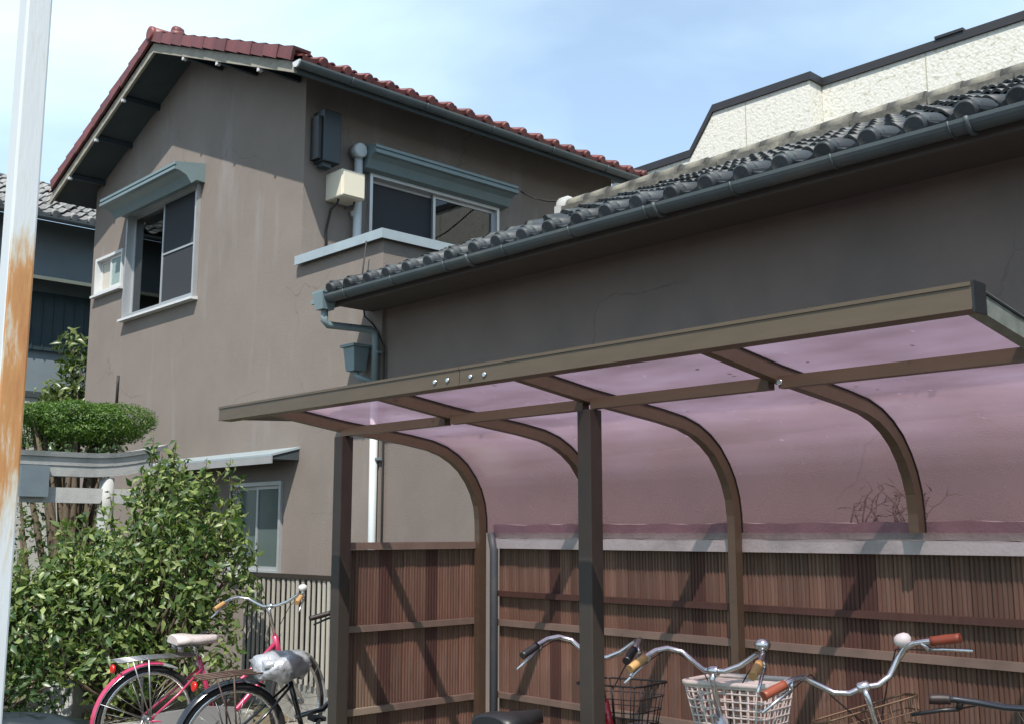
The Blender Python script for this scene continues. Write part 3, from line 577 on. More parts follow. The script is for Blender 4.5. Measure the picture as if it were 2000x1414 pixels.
# ================================================================ brown board fences
def board_mesh(w, h, m, ribs=4):
    mb = MB(); n = ribs
    prof = []
    for i in range(n):
        a = w * i / n; d = w / n; prof += [(a + .0012, .0), (a + d * .28, .006), (a + d * .72, .006), (a + d - .0012, .0)]
    prof = [(0, 0)] + prof[1:-1] + [(w, 0)]; k = len(prof)
    for z in (0, h):
        for x, y in prof: mb.v.append((x, -y, z))
    for i in range(k - 1): mb.f.append((i, i + 1, k + i + 1, k + i)); mb.sm.append(False)
    o = len(mb.v); mb.v += [(0, .012, 0), (w, .012, 0), (w, .012, h), (0, .012, h)]
    mb.f += [(o + 1, o, o + 3, o + 2), (0, k, o + 3, o), (k - 1, o + 1, o + 2, 2 * k - 1), tuple(range(k, 2 * k)) + (o + 2, o + 3), tuple(range(k))[::-1] + (o, o + 1)]; mb.sm += [False] * 5
    return mb.mesh('board', m)
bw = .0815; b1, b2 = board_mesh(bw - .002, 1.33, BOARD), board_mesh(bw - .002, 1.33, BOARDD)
fr = thing('board_fence', (-2.6, 4.42, 0), 'long brown vertical board fence behind the parked bicycles, under grey capping', 'fence')
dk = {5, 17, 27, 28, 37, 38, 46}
for i in range(60):
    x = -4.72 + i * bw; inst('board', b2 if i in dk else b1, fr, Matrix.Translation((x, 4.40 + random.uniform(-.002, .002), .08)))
for z, h, m in ((.575, .03, RAIL), (.975, .034, RAIL), (1.14, .03, BOARDD)): MB().box(-4.74, .3, 4.360, 4.394, z, z + h).build('rail', m, fr)
for x in np.arange(-4.6, .4, .95): MB().box(x, x + .06, 4.415, 4.475, 0, 1.405).build('post', BRONZED, fr)
def rough_bar(x0, x1, y0, y1, z0, z1, amp, n=60):
    mb = MB(); o = 0
    for i in range(n + 1):
        x = x0 + (x1 - x0) * i / n; j = lambda: random.uniform(-amp, amp)
        mb.v += [(x, y0 + j() * .4, z0), (x, y1, z0), (x, y1, z1 + j()), (x, y0 + j() * .6, z1 + j())]
    for i in range(n):
        for k in range(4): mb.f.append((4 * i + k, 4 * i + (k + 1) % 4, 4 * i + 4 + (k + 1) % 4, 4 * i + 4 + k)[::-1]); mb.sm.append(False)
    mb.f += [(0, 1, 2, 3), (4 * n + 3, 4 * n + 2, 4 * n + 1, 4 * n)]; mb.sm += [False] * 2; return mb
rough_bar(-4.74, .4, 4.34, 4.50, 1.412, 1.468, .003).build('capping', CONCW, fr)
rough_bar(-4.74, .4, 4.37, 4.50, 1.472, 1.545, .005).build('upper_capping', CONC, fr)
fl = thing('board_fence', (-4.82, 3.85, 0), 'short brown board fence closing the left end of the cycle shelter', 'fence')
for i in range(12):
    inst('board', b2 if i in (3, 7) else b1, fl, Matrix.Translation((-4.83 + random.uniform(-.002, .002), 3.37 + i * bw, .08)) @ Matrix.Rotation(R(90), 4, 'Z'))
for z in (.565, .985): MB().box(-4.822, -4.79, 3.345, 4.345, z, z + .032).build('rail', RAIL, fl)
MB().box(-4.85, -4.78, 3.345, 4.337, 1.412, 1.45).build('capping', RAIL, fl)
o = MB().tube([(-4.70, 4.335, 0), (-4.70, 4.335, 1.4), (-4.72, 4.33, 1.5)], .024, 10)
single(o, 'corner_pipe', GUT, (-4.7, 4.33, 0), 'grey-blue plastic pipe standing in the corner of the board fences', 'pipe')
# dead creeper on the capping
def creeper(x, y, z, n, h, label):
    mb = MB()
    for i in range(n):
        p = Vector((x + random.uniform(-.1, .1), y, z)); pts = [tuple(p)]; d = Vector((random.uniform(-.5, .5), .05, 1))
        for k in range(5):
            p = p + d.normalized() * h / 5; d += Vector((random.uniform(-.6, .6), random.uniform(-.3, .3), random.uniform(-.5, .2))); pts.append(tuple(p))
            q = p + Vector((random.uniform(-.05, .05), random.uniform(-.02, .02), random.uniform(-.01, .04))); mb.tube([tuple(p), tuple(q)], .0022, 4)
        mb.tube(pts, [.004, .0036, .0032, .003, .0025, .002], 4)
    return single(mb, 'dead_creeper', BARK, (x, y, z), label, 'creeper', 'dry creepers on the fence capping')
creeper(-2.43, 4.46, 1.54, 7, .17, 'dry brown creeper on the fence capping, left of two tufts'); creeper(-2.22, 4.46, 1.54, 8, .2, 'dry brown creeper on the fence capping beside the right arch')

# ================================================================ pale slat fence
sf = thing('slat_fence', (-7.8, 5.0, 0), 'pale vertical slat fence with dark gaps in front of the house', 'fence')
sm_ = MB().box(0, .034, -.005, .005, .30, 1.125).mesh('slat', SLATW)
for i in range(21): inst('slat', sm_, sf, Matrix.Translation((-8.63 + i * .0755, 5.0 + random.uniform(-.004, .004), 0)) @ Matrix.Rotation(R(random.uniform(-.5, .5)), 4, 'Y'))
MB().box(-8.66, -7.08, 4.985, 5.015, 1.128, 1.165).build('top_rail', BRONZED, sf); MB().box(-8.66, -7.08, 5.014, 5.05, .38, .44).build('lower_rail', BRONZED, sf)
MB().box(-8.66, -7.08, 5.03, 5.20, 0, .29).build('footing', CONC, sf); MB().box(-8.66, -7.08, 5.09, 5.10, .30, 1.12).build('gap_shade_sheet', BLACKP, sf)  # black sheet added behind the slats to stand for the shade in the gaps
for x in (-8.66, -7.12): MB().box(x, x + .05, 5.016, 5.06, 0, 1.128).build('post', BRONZED, sf)

# ================================================================ rusty pole by the road
pl = thing('steel_pole', (-3.32, 1.10, 0), 'tall rust-streaked white square steel pole at the far left', 'pole')
MB().box(-3.358, -3.282, 1.079, 1.155, 0, 4.5).build('post', RUST, pl, org=(-3.32, 1.10, 0), bevel=.007)
MB().box(-3.43, -3.21, .99, 1.21, 0, .014).build('base_plate', RUST, pl)

# ================================================================ small stone torii
tx, ty = -9.5, 3.42
to = thing('torii_gate', (tx, ty, 0), 'small pale concrete torii gate with upturned top beam behind the bush', 'torii gate')
def kas(y): d = abs(y - ty); return 2.185 + .0 * d + .115 * max(0, (d - .45) / .72) ** 1.9
def kbeam(half, z0f, z1f, hw, name, m):
    mb = MB(); n = 28
    for i in range(n + 1):
        y = ty - half + 2 * half * i / n; b = kas(y)
        mb.v += [(tx - hw, y, b + z0f), (tx + hw, y, b + z0f), (tx + hw * 1.12, y, b + z1f), (tx - hw * 1.12, y, b + z1f)]
    for i in range(n):
        for k in range(4): mb.f.append((4 * i + k, 4 * i + (k + 1) % 4, 4 * i + 4 + (k + 1) % 4, 4 * i + 4 + k)[::-1]); mb.sm.append(False)
    mb.f += [(0, 1, 2, 3), (4 * n + 3, 4 * n + 2, 4 * n + 1, 4 * n)]; mb.sm += [False] * 2
    return mb.build(name, m, to)
kbeam(1.17, -.042, 0, .11, 'top_cap', CONCW); kbeam(1.11, -.115, -.044, .085, 'top_beam', CONCW); kbeam(1.04, -.205, -.118, .07, 'lower_top_beam', CONCW)
MB().box(tx - .04, tx + .04, ty - .95, ty + .95, 1.755, 1.885).build('tie_beam', CONCW, to)
for s in (-1, 1): MB().lathe([(.085, .0), (.075, 1.0), (.068, 1.75), (.062, 1.98)], (tx, ty + s * .67, 0), 'Z', 16).build('pillar', CONCW, to)
MB().box(tx + .06, tx + .12, ty - .11, ty + .12, 1.80, 2.06).build('name_plate', mat('slate_plate', (.16, .20, .23), .7), to); MB().box(tx + .02, tx + .06, ty - .05, ty + .06, 1.886, 1.98).build('strut', CONCW, to)

# ================================================================ neighbouring buildings
nb = thing('neighbour_house', (-18, 7, 0), 'grey shaded neighbour house with weathered tiled eaves at the far left', 'house')
XN = -16.9
MB().box(-23, XN, 2.5, 12, 3.62, 6.30).build('upper_wall', NBW, nb); MB().box(-23, XN + .02, 2.5, 12, 0, 3.53).build('lower_wall', NBL, nb)
MB().box(-23, XN + .05, 2.48, 12, 3.53, 3.62).build('belt_course', SOFFIT, nb)
n_ = .45; nr = MB(); nr.prism([(XN + .55, 2.1, 6.18), (XN + .55, 2.1, 6.25), (-20, 2.1, 6.25 + n_ * (XN + .55 + 20)), (-20, 2.1, 6.18 + n_ * (XN + .55 + 20))], (0, 10.3, 0)); nr = nr.build('roof', SOFFIT, nb)
an = math.atan(n_); ca, sa = math.cos(an), math.sin(an); t1 = tile_mb(.28, .31, False, 1.2); t2 = tile_mb(.28, .31, True, 1.2); q1, q2 = t1.mesh('roof_tile', GREYT2), t2.mesh('eave_tile', GREYT2); nf = MB()
for c in range(13):
    for i in range(36):
        M = frame((XN + .62 - c * .27 * ca, 2.1 + i * .28, 6.235 + c * .27 * sa), (0, 1, 0), (-ca, 0, sa)) @ jit(.012, 2)
        if c < 5 and 8 < i < 22: inst('eave_tile' if c == 0 else 'roof_tile', q2 if c == 0 else q1, nr, M)
        else: append_tile(nf, t1, M)
stuffpart(nf.build('roof_tile_field', GREYT2, nr))
gp = [(XN + .66 + .06 * math.cos(t), 2.1, 6.18 + .06 * math.sin(t)) for t in [math.pi + math.pi * i / 8 for i in range(9)]]
MB().prism(gp, (0, 10.2, 0)).build('gutter', GUT, nb)
MB().prism([(XN, 2.6, 5.42), (XN + .5, 2.6, 5.30), (XN + .5, 2.6, 5.25), (XN, 2.6, 5.34)], (0, 9, 0)).build('lower_canopy', mat('canopy_sheet', (.16, .18, .15), .6), nb)
sh_ = MB().box(XN, XN + .06, 5.2, 8.6, 4.25, 5.15).build('shutter', SHUT, nb)
for y in np.arange(5.3, 8.6, .16): MB().box(XN + .06, XN + .075, y, y + .02, 4.25, 5.15).build('rib', SHUT, sh_)
MB().box(XN, XN + .09, 6.82, 6.86, 4.2, 5.2).build('frame_post', ALU, sh_)
cb = thing('cream_building', (-4, 15, 0), 'taller cream textured-panel building with dark parapet edge behind the annex roof', 'building')
YC = 12.0; H1, H2 = 6.75, 7.30
def up(x, z): return (x, YC, z)
prof_ = [(-10.4, 0), (-10.4, H1 - .03), (-8.93, H1), (-8.52, H2), (-7.01, H2), (-7.01, 0)]
MB().prism([up(x, z) for x, z in prof_], (0, 5, 0)).build('wall', CREAM, cb)
MB().box(-7.005, 3.5, YC + .30, YC + 5, 0, H2).build('wall', CREAM, cb)
PAR = mat('dark_parapet', (.035, .034, .038), .5)
def edge(pts, y0, y1, h=.085, oo=.03):
    for (xa, z_a), (xb, z_b) in zip(pts, pts[1:]):
        MB().prism([(xa, y0 - oo, z_a - .02), (xb, y0 - oo, z_b - .02), (xb, y0 - oo, z_b + h), (xa, y0 - oo, z_a + h)], (0, y1 - y0 + oo, 0)).build('parapet_edge', PAR, cb)
edge([(-10.42, H1 - .03), (-8.93, H1)], YC, YC + 5); edge([(-8.93, H1), (-8.52, H2)], YC, YC + 5); edge([(-8.52, H2), (-6.975, H2)], YC, YC + 5); edge([(-6.975, H2), (3.5, H2 - .0)], YC + .30, YC + 5)
MB().box(-5.45, -5.1, YC + .25, YC + .4, H2 + .086, H2 + .12).build('parapet_joint', PAR, cb)
for x in (-8.0, -5.6, -4.1, -2.6): MB().box(x, x + .012, (YC if x < -7 else YC + .30) - .004, (YC if x < -7 else YC + .30), 3.5, H2 - .02).build('panel_joint', mat('panel_joint', (.50, .47, .38), .9), cb)

# fallen leaves and grit lying on the panels
P, Nn = [], []
for i in range(70):
    k = random.randrange(4); u = random.random(); x = XK[k] + .03 + (.83) * (u ** 2 if random.random() < .5 else 1 - u ** 2); y = random.choice([random.uniform(2.9, 3.9), random.gauss(3.30, .03), random.uniform(2.88, 2.95)])
    y = min(max(y, 2.88), 3.88); z = np.interp(y, [p[0] for p in path[:4]], [p[1] for p in path[:4]]) + .034; P.append((x, y, z)); Nn.append((0, 0, 1))
LITTER = (P, Nn)
# ================================================================ plants
def leaf_mesh(name, m, pos, nrm, size, asp=.42, curl=.18, jitter=.5):
    n = len(pos); pos = np.asarray(pos, float); nrm = np.asarray(nrm, float)
    nrm = nrm + RNG.normal(0, jitter, (n, 3)); nrm /= np.linalg.norm(nrm, axis=1)[:, None]
    d = RNG.normal(0, 1, (n, 3)); d[:, 2] += .3; d -= nrm * (d * nrm).sum(1)[:, None]; d /= np.linalg.norm(d, axis=1)[:, None] + 1e-9
    w = np.cross(nrm, d); L_ = size * (RNG.uniform(.45, 1.3, n) ** 1.0)[:, None]; W_ = L_ * asp * RNG.uniform(.85, 1.15, n)[:, None]
    base = pos; c1 = pos + d * L_ * .45 + nrm * L_ * curl * .35; tip = pos + d * L_ - nrm * L_ * curl * .3
    lf = pos + d * L_ * .42 + w * W_ * .5 + nrm * L_ * curl * .75; rt_ = pos + d * L_ * .42 - w * W_ * .5 + nrm * L_ * curl * .75
    V = np.stack([base, lf, tip, rt_, c1], 1).reshape(-1, 3); o = np.arange(n)[:, None] * 5
    F = np.concatenate([o + np.array([[0, 4, 1]]), o + np.array([[1, 4, 2]]), o + np.array([[0, 3, 4]]), o + np.array([[3, 2, 4]])], 1).reshape(-1, 3)
    me = bpy.data.meshes.new(name); me.vertices.add(len(V)); me.vertices.foreach_set('co', V.ravel()); me.loops.add(F.size); me.loops.foreach_set('vertex_index', F.ravel().astype(np.int32))
    me.polygons.add(len(F)); me.polygons.foreach_set('loop_start', np.arange(0, F.size, 3, dtype=np.int32)); me.polygons.foreach_set('loop_total', np.full(len(F), 3, np.int32)); me.update(calc_edges=True); me.materials.append(m); return me
def clump_points(clumps, dens, inner=.45):
    P, Nn = [], []
    for (x, y, z, rx, ry, rz) in clumps:
        n = int(dens * (rx * ry + rx * rz + ry * rz)); v = RNG.normal(0, 1, (n, 3)); v /= np.linalg.norm(v, axis=1)[:, None]
        rr = (inner + (1 - inner) * RNG.random(n) ** .45)[:, None] * RNG.uniform(.88, 1.10, n)[:, None]
        P.append(np.array([x, y, z]) + v * rr * np.array([rx, ry, rz])); q = v / np.array([rx, ry, rz]); q /= np.linalg.norm(q, axis=1)[:, None]; q[:, 2] += .35; Nn.append(q)
    P = np.concatenate(P); Nn = np.concatenate(Nn); k = P[:, 2] > .03
    return P[k], Nn[k]
def plant(name, base, label, cat, clumps, dens, size, m, asp=.42, jitter=.5, inner=.45, trunk=(.03, .4), forks=None, sprigs=0, group=None, curl=.18):
    r = thing(name, base, label, cat, group)
    P, Nn = clump_points(clumps, dens, inner)
    st = MB(); b = Vector(base)
    for (x, y, z, rx, ry, rz) in clumps:
        c = Vector((x, y, z)); mid_ = b.lerp(c, .5) + Vector((random.uniform(-.08, .08), random.uniform(-.08, .08), 0)); mid_.z = max(mid_.z, b.z + trunk[1] * .6)
        st.tube([tuple(b + Vector((random.uniform(-.03, .03), random.uniform(-.03, .03), 0))), tuple(mid_), tuple(c)], [trunk[0], trunk[0] * .7, trunk[0] * .35], 6)
    SP, SN = [], []
    for i in range(sprigs):
        (x, y, z, rx, ry, rz) = random.choice(clumps); t = random.uniform(0, 6.28); ph = random.uniform(0, 1.25)
        v = Vector((math.cos(t) * math.sin(ph), math.sin(t) * math.sin(ph), math.cos(ph))); p = Vector((x + v.x * rx, y + v.y * ry, z + v.z * rz)) * 1.0; dd = (v + Vector((0, 0, .8))).normalized(); ln = random.uniform(.06, .2)
        st.tube([tuple(p - dd * .15), tuple(p + dd * ln)], [.005, .002], 4)
        for k in range(9): q = p + dd * ln * (k / 8); SP.append(tuple(q + Vector((random.uniform(-.01, .01), random.uniform(-.01, .01), 0)))); SN.append((random.gauss(0, 1), random.gauss(0, 1), .6))
    if SP: P = np.concatenate([P, np.array(SP)]); Nn = np.concatenate([Nn, np.array(SN)])
    me = leaf_mesh('crown', m, P - np.array(base), Nn, size, asp, curl, jitter); o = bpy.data.objects.new('crown', me); COL.objects.link(o); o.parent = r; stuffpart(o)
    st.build('trunk', BARK, r); return r
RT = Vector((.69, .724, 0)); FWD = Vector((-.724, .69, 0))
def along(c, t, d=0): v = Vector(c) + RT * t + FWD * d; return v.x, v.y
C0 = (-8.5, 3.9, 0); cl = []
for t, d, z, r, h in [(-.95, 0, .78, .28, .38), (-.66, -.05, .92, .32, .40), (-.36, -.1, 1.05, .34, .40), (-.05, -.05, 1.26, .34, .40), (.28, .0, 1.56, .34, .38), (.58, .05, 1.42, .30, .38), (.76, .0, 1.12, .24, .4), (-.55, -.2, .75, .4, .4), (-.1, -.25, .95, .42, .45), (.35, -.2, .9, .40, .45), (.05, -.3, .5, .40, .32), (-.85, -.1, .55, .30, .35), (.65, -.1, .6, .30, .4), (.22, .1, 1.78, .20, .22), (-.15, -.28, 1.1, .28, .3), (.42, -.22, 1.3, .26, .3)]:
    x, y = along(C0, t, d); cl.append((x, y, z, r, r, h))
big = list(cl)
for i in range(75):
    (x, y, z, rx, ry, rz) = random.choice(big); t = random.uniform(0, 6.28); ph = random.uniform(.1, 1.9); r = random.uniform(.07, .14)
    cl.append((x + math.cos(t) * math.sin(ph) * rx, y + math.sin(t) * math.sin(ph) * ry, z + math.cos(ph) * rz, r, r, r * 1.25))
plant('camellia_bush', (-8.5, 3.95, .05), 'large leafy green bush behind the pink bicycle', 'bush', cl, 1150, .085, LEAF1, .40, .62, .35, (.02, .3), sprigs=150)
cl = []
for t, d, z, r, h in [(-1.05, -.1, .35, .3, .32), (-.75, -.35, .28, .26, .26), (-1.3, -.2, .7, .25, .4), (-.45, -.42, .36, .2, .28)]:
    x, y = along(C0, t, d); cl.append((x, y, z, r, r, h))
plant('low_shrub', (-9.2, 3.2, .05), 'dark low shrub at the foot of the rusty pole', 'shrub', cl, 1500, .075, LEAF3, .42, .6, .4, (.02, .15), sprigs=30)
cl = [(-10.85, 4.35, 2.60, .50, .46, .19), (-10.50, 4.60, 2.60, .36, .36, .17), (-11.30, 3.95, 2.50, .36, .36, .15), (-10.7, 4.45, 2.48, .46, .46, .12)]
for i in range(16):
    t = random.uniform(0, 6.28); q = random.random() ** .5; cl.append((-10.85 + .45 * q * math.cos(t) - .05, 4.33 + .42 * q * math.sin(t), 2.66 + .09 * (1 - q), .16, .16, .10))
plant('topiary_tree', (-10.75, 4.4, .05), 'clipped flat-topped bright green garden tree above the torii', 'tree', cl, 22000, .030, LEAF2, .40, .55, .80, (.05, 1.4))
cl = [(-10.7, 4.3, 2.27, .55, .5, .16), (-11.3, 3.95, 2.1, .40, .4, .25), (-10.5, 4.5, 2.26, .24, .24, .1), (-11.0, 3.9, 1.55, .4, .4, .3)]
plant('garden_shrub', (-10.9, 4.15, .05), 'loose dark green shrub growing below the clipped tree', 'shrub', cl, 900, .07, LEAF3, .42, .7, .25, (.03, .8))
cl = [(-15.2, 5.95, 4.05, .22, .22, .28), (-15.05, 6.0, 3.72, .26, .26, .24), (-15.45, 5.95, 3.45, .36, .34, .22), (-15.1, 6.05, 3.25, .34, .3, .28), (-15.75, 5.9, 3.2, .30, .3, .22), (-15.3, 6.0, 2.9, .5, .4, .3)]
plant('loquat_tree', (-15.2, 6.05, 0), 'tall narrow leafy tree beside the left corner of the brown house', 'tree', cl, 620, .16, LEAF4, .34, .6, .3, (.045, 1.6), curl=.25)
lm = leaf_mesh('leaf_litter', leafmat('dry_leaf', (.08, .05, .025), (.20, .14, .06), .2, .7), LITTER[0], LITTER[1], .022, .5, .12, .12); lo = bpy.data.objects.new('leaf_litter', lm); COL.objects.link(lo); tag(lo, 'scattered dry leaf litter lying on the pink roof panels', 'leaf litter', kind='stuff')
# grass tufts at the edge of the bed
P, Nn = [], []
for i in range(700):
    x, y = along((-8.9, 3.35, 0), random.uniform(-.5, .6), random.uniform(-.16, .22)); P.append((x, y, .05)); Nn.append((random.gauss(0, 1), random.gauss(0, 1), .1))
gm = leaf_mesh('grass', GRASS, P, Nn, .09, .10, .1, .2); go = bpy.data.objects.new('grass', gm); COL.objects.link(go); tag(go, 'short dry grass along the edge of the planted bed', 'grass', kind='stuff')
# concrete kerb stones in front of the bed and one block standing on end
for i, (x, y) in enumerate([(-9.35, 2.95), (-8.78, 3.12), (-8.2, 3.3), (-7.95, 3.85), (-7.92, 4.4)]):
    a = [17, 17, 18, 86, 90][i]
    mb = MB().box(-.28, .28, -.06, .06, 0, .115); o = mb.build('kerb_stone', CONC, None, (0, 0, 0), .012); o.location = (x, y, .004); o.rotation_euler = (0, 0, R(a))
    tag(o, ['weathered kerb stone at the left end of the planted bed', 'weathered kerb stone in front of the upright concrete block', 'weathered kerb stone beside the pink rear wheel', 'kerb stone at the corner of the bed behind the pink bicycle', 'kerb stone nearest the slat fence at the bed edge'][i], 'kerb stone', 'kerb stones edging the bed')
o = MB().box(-.12, .12, -.09, .09, 0, .34).build('concrete_block', CONCW, None, (0, 0, 0), .015); o.location = (-8.72, 3.50, .03); o.rotation_euler = (0, R(3), R(38)); tag(o, 'pale upright concrete block beneath the big bush', 'block')
mb = MB(); n, m_ = 20, 10
for i in range(m_ + 1):
    for k in range(n):
        t = 2 * math.pi * k / n; p = math.pi / 2 * i / m_; w = 1 + .05 * math.sin(3 * t + 1) * math.sin(p); mb.v.append((.62 * math.sin(p) ** .8 * math.cos(t) * w, .20 * math.sin(p) ** .8 * math.sin(t) * w, .30 * math.cos(p) ** .6 + .015 * math.sin(5 * t + i)))
for i in range(m_):
    for k in range(n): mb.f.append((i * n + k, (i + 1) * n + k, (i + 1) * n + (k + 1) % n, i * n + (k + 1) % n)); mb.sm.append(True)
o = mb.build('vinyl_cover', TARP, None, (0, 0, 0)); o.location = (-7.75, 2.83, .0); o.rotation_euler = (0, 0, R(46)); tag(o, 'dark vinyl cover bundled on the ground by the rusty pole', 'cover')

# ================================================================ bicycles (local: forward +Y, origin on the ground under the crank)
def circ(cy, cz, r, n=28, x=0, a0=0, a1=2 * math.pi, closed=True):
    k = n if closed else n + 1; return [(x, cy + r * math.cos(a0 + (a1 - a0) * i / n), cz + r * math.sin(a0 + (a1 - a0) * i / n)) for i in range(k)]
def xf(mb, M):
    mb.v = [tuple(M @ Vector(p)) for p in mb.v]; return mb
def basket(mb, c, w0, w1, d0, d1, h, nx, nz, r, n=4):
    """tapered basket of round wires; c = centre of the bottom"""
    def ring(z):
        t = z / h; w = (w0 + (w1 - w0) * t) / 2; d = (d0 + (d1 - d0) * t) / 2; P = []; k = 5; rr = .3 * min(w, d)
        for (sx, sy, a) in ((1, 1, 0), (-1, 1, 90), (-1, -1, 180), (1, -1, 270)):
            for q in range(k + 1): g = R(a + 90 * q / k); P.append((c[0] + sx * (w - rr) + rr * math.cos(g), c[1] + sy * (d - rr) + rr * math.sin(g), c[2] + z))
        return P
    for i in range(nz + 1): mb.tube(ring(h * i / nz), r * (1.9 if i == nz else 1), n, True)
    lo, hi = ring(0), ring(h); m = len(lo)
    def samp(P, t):
        Ls = [0]; 
        for i in range(m): Ls.append(Ls[-1] + (Vector(P[(i + 1) % m]) - Vector(P[i])).length)
        s = t * Ls[-1]
        for i in range(m):
            if Ls[i + 1] >= s: f = (s - Ls[i]) / max(Ls[i + 1] - Ls[i], 1e-6); return tuple(Vector(P[i]).lerp(Vector(P[(i + 1) % m]), f))
        return P[0]
    for i in range(nx): mb.tube([samp(lo, i / nx), samp(hi, i / nx)], r, n)
    for i in range(1, 7):
        y = c[1] - d0 / 2 + d0 * i / 7; mb.tube([(c[0] - w0 / 2, y, c[2]), (c[0] + w0 / 2, y, c[2])], r, n)
    return mb
def bicycle(loc, head, label, frame_m, fender_m, grip_m, lean=0, steer=0, bars='swept', bask=None, bask_m=None, saddle='black', rack=STEELG, chainguard=None, bar_m=CHROME, bell=False, tyre_wall=None, bar_z=0., reflector=True, lamp=True, bar_w=1., fender_trim=None, loop=True, saddle_z=0., bar_sweep=1.):
    r = thing('bicycle', loc, label, 'bicycle', 'parked bicycles', geo_world=False)
    r.rotation_euler = (Matrix.Rotation(R(head), 4, 'Z') @ Matrix.Rotation(R(lean), 4, 'Y')).to_euler()
    ra, fa, wr = (-.46, .33), (.64, .33), .33
    ht, hb = Vector((0, .40, .80)), Vector((0, .47, .58)); ax = (ht - hb).normalized()
    ST = Matrix.Translation(ht) @ Matrix.Rotation(R(steer), 4, ax) @ Matrix.Translation(-ht)
    def part(mb, name, m, parent=None, st=False):
        if st: xf(mb, ST)
        return mb.build(name, m, parent or r, org=(0, 0, 0))
    # wheels
    for (cy, cz), st in ((ra, False), (fa, True)):
        W = part(MB().tube(circ(cy, cz, wr - .017, 36), .019, 8, True), 'wheel', RUBBER, None, st)
        rim = MB(); rim.tube(circ(cy, cz, wr - .043, 36), .011, 6, True, 1.3); part(rim, 'rim', CHROME, W, st)
        sp = MB()
        for i in range(28):
            t = 2 * math.pi * i / 28; t2 = t + (.9 if i % 4 < 2 else -.9); s = .03 if i % 2 else -.03
            sp.tube([(s, cy + .022 * math.cos(t2), cz + .022 * math.sin(t2)), (0, cy + (wr - .05) * math.cos(t), cz + (wr - .05) * math.sin(t))], .0016, 3)
        part(sp, 'spokes', STEELG, W, st)
        part(MB().lathe([(.014, -.05), (.022, -.035), (.018, -.03), (.018, .03), (.022, .035), (.014, .05)], (0, cy, cz), 'X', 10), 'hub', STEELG, W, st)
    # frame
    f = MB(); bb = (0, 0, .285); stp = (0, -.145, .70); lug = Vector(hb).lerp(ht, .35)
    f.tube([tuple(hb), tuple(ht)], .021, 10); f.tube([bb, stp], .016, 10)
    f.tube([tuple(lug), (0, .30, .48), (0, .16, .335), bb] if loop else [tuple(lug), bb], .019, 10)
    f.tube([tuple(Vector(hb).lerp(ht, .8)), (0, .26, .60), (0, .10, .46), (0, -.075, .435)] if loop else [tuple(Vector(hb).lerp(ht, .8)), (0, -.12, .62)], .0155, 10)
    for s in (-1, 1):
        f.tube([(s * .03, -.02, .285), (s * .055, -.30, .31), (s * .06, ra[0], ra[1])], .010, 8); f.tube([(s * .02, -.125, .62), (s * .05, -.28, .48), (s * .062, ra[0], ra[1] + .01)], .008, 8)
    F = part(f, 'frame', frame_m)
    part(MB().tube([(0, -.145, .68), (0, -.19, .815 + saddle_z)], .0127, 8), 'seat_post', CHROME)
    # fork
    k = MB()
    k.tube([tuple(hb), tuple(hb - ax * .06)], .018, 8)
    for s in (-1, 1): k.tube([tuple(hb - ax * .05), (s * .05, .50, .50), (s * .052, .575, .40), (s * .05, fa[0], fa[1])], [.014, .014, .011, .009], 8)
    part(k, 'fork', fender_m if frame_m is BLACKB else CHROME, None, True)
    # mudguards
    def guard(cy, cz, a0, a1, st, nm):
        g = MB(); n = 22; w = .028
        for i in range(n + 1):
            t = R(a0 + (a1 - a0) * i / n)
            for (x, q) in ((-w, wr + .008), (-w * .55, wr + .021), (0, wr + .025), (w * .55, wr + .021), (w, wr + .008)): g.v.append((x, cy + q * math.cos(t), cz + q * math.sin(t)))
        for i in range(n):
            for j in range(4): a = i * 5 + j; g.f.append((a, a + 1, a + 6, a + 5)); g.sm.append(True)
        G = part(g, nm, fender_m, None, st); s_ = MB()
        am = R(a0 + (a1 - a0) * (.42 if st else .62))
        for s in (-1, 1): s_.tube([(s * .055, cy, cz), (s * .03, cy + (wr + .01) * math.cos(am), cz + (wr + .01) * math.sin(am))], .0025, 4)
        part(s_, 'stay', STEELG, G, st)
        if fender_trim and not st:
            t_ = MB()
            for i in range(n + 1):
                t = R(a0 + 18 + (a1 - a0 - 22) * i / n)
                for x in (.001, .030): t_.v.append((x, cy + (wr + .0285 - x * .45) * math.cos(t), cz + (wr + .0285 - x * .45) * math.sin(t)))
            for i in range(n): t_.f.append((2 * i, 2 * i + 1, 2 * i + 3, 2 * i + 2)); t_.sm.append(True)
            part(t_, 'fender_stripe', fender_trim, G, st)
        return G
    guard(ra[0], ra[1], 60, 218, False, 'rear_mudguard'); guard(fa[0], fa[1], -20, 128, True, 'front_mudguard')
    if chainguard:
        c = MB(); c.prism([(.045, .10, .245), (.045, .11, .36), (.045, -.10, .385), (.045, -.44, .37), (.045, -.44, .30), (.045, -.1, .26)], (.022, 0, 0)); part(c, 'chain_guard', chainguard)
    # crank, pedals, stand
    part(MB().lathe([(.085, 0), (.092, .004), (.085, .008)], (.048 if not chainguard else .036, 0, .285), 'X', 20), 'chainring', STEELG)
    for s, t in ((1, R(215)), (-1, R(35))):
        e = (s * .085, .165 * math.cos(t), .285 + .165 * math.sin(t)); c = part(MB().tube([(s * .06, 0, .285), e], .009, 6), 'crank', STEELG)
        part(MB().box(min(e[0], e[0] + s * .09), max(e[0], e[0] + s * .09), e[1] - .04, e[1] + .04, e[2] - .012, e[2] + .012), 'pedal', RUBBER, c)
    s_ = MB()
    for s in (-1, 1): s_.tube([(s * .055, -.46, .33), (s * .13, -.50, .02), (s * .11, -.56, .006)], .008, 6)
    s_.tube([(-.13, -.50, .02), (.13, -.50, .02)], .007, 6); part(s_, 'kickstand', STEELG)
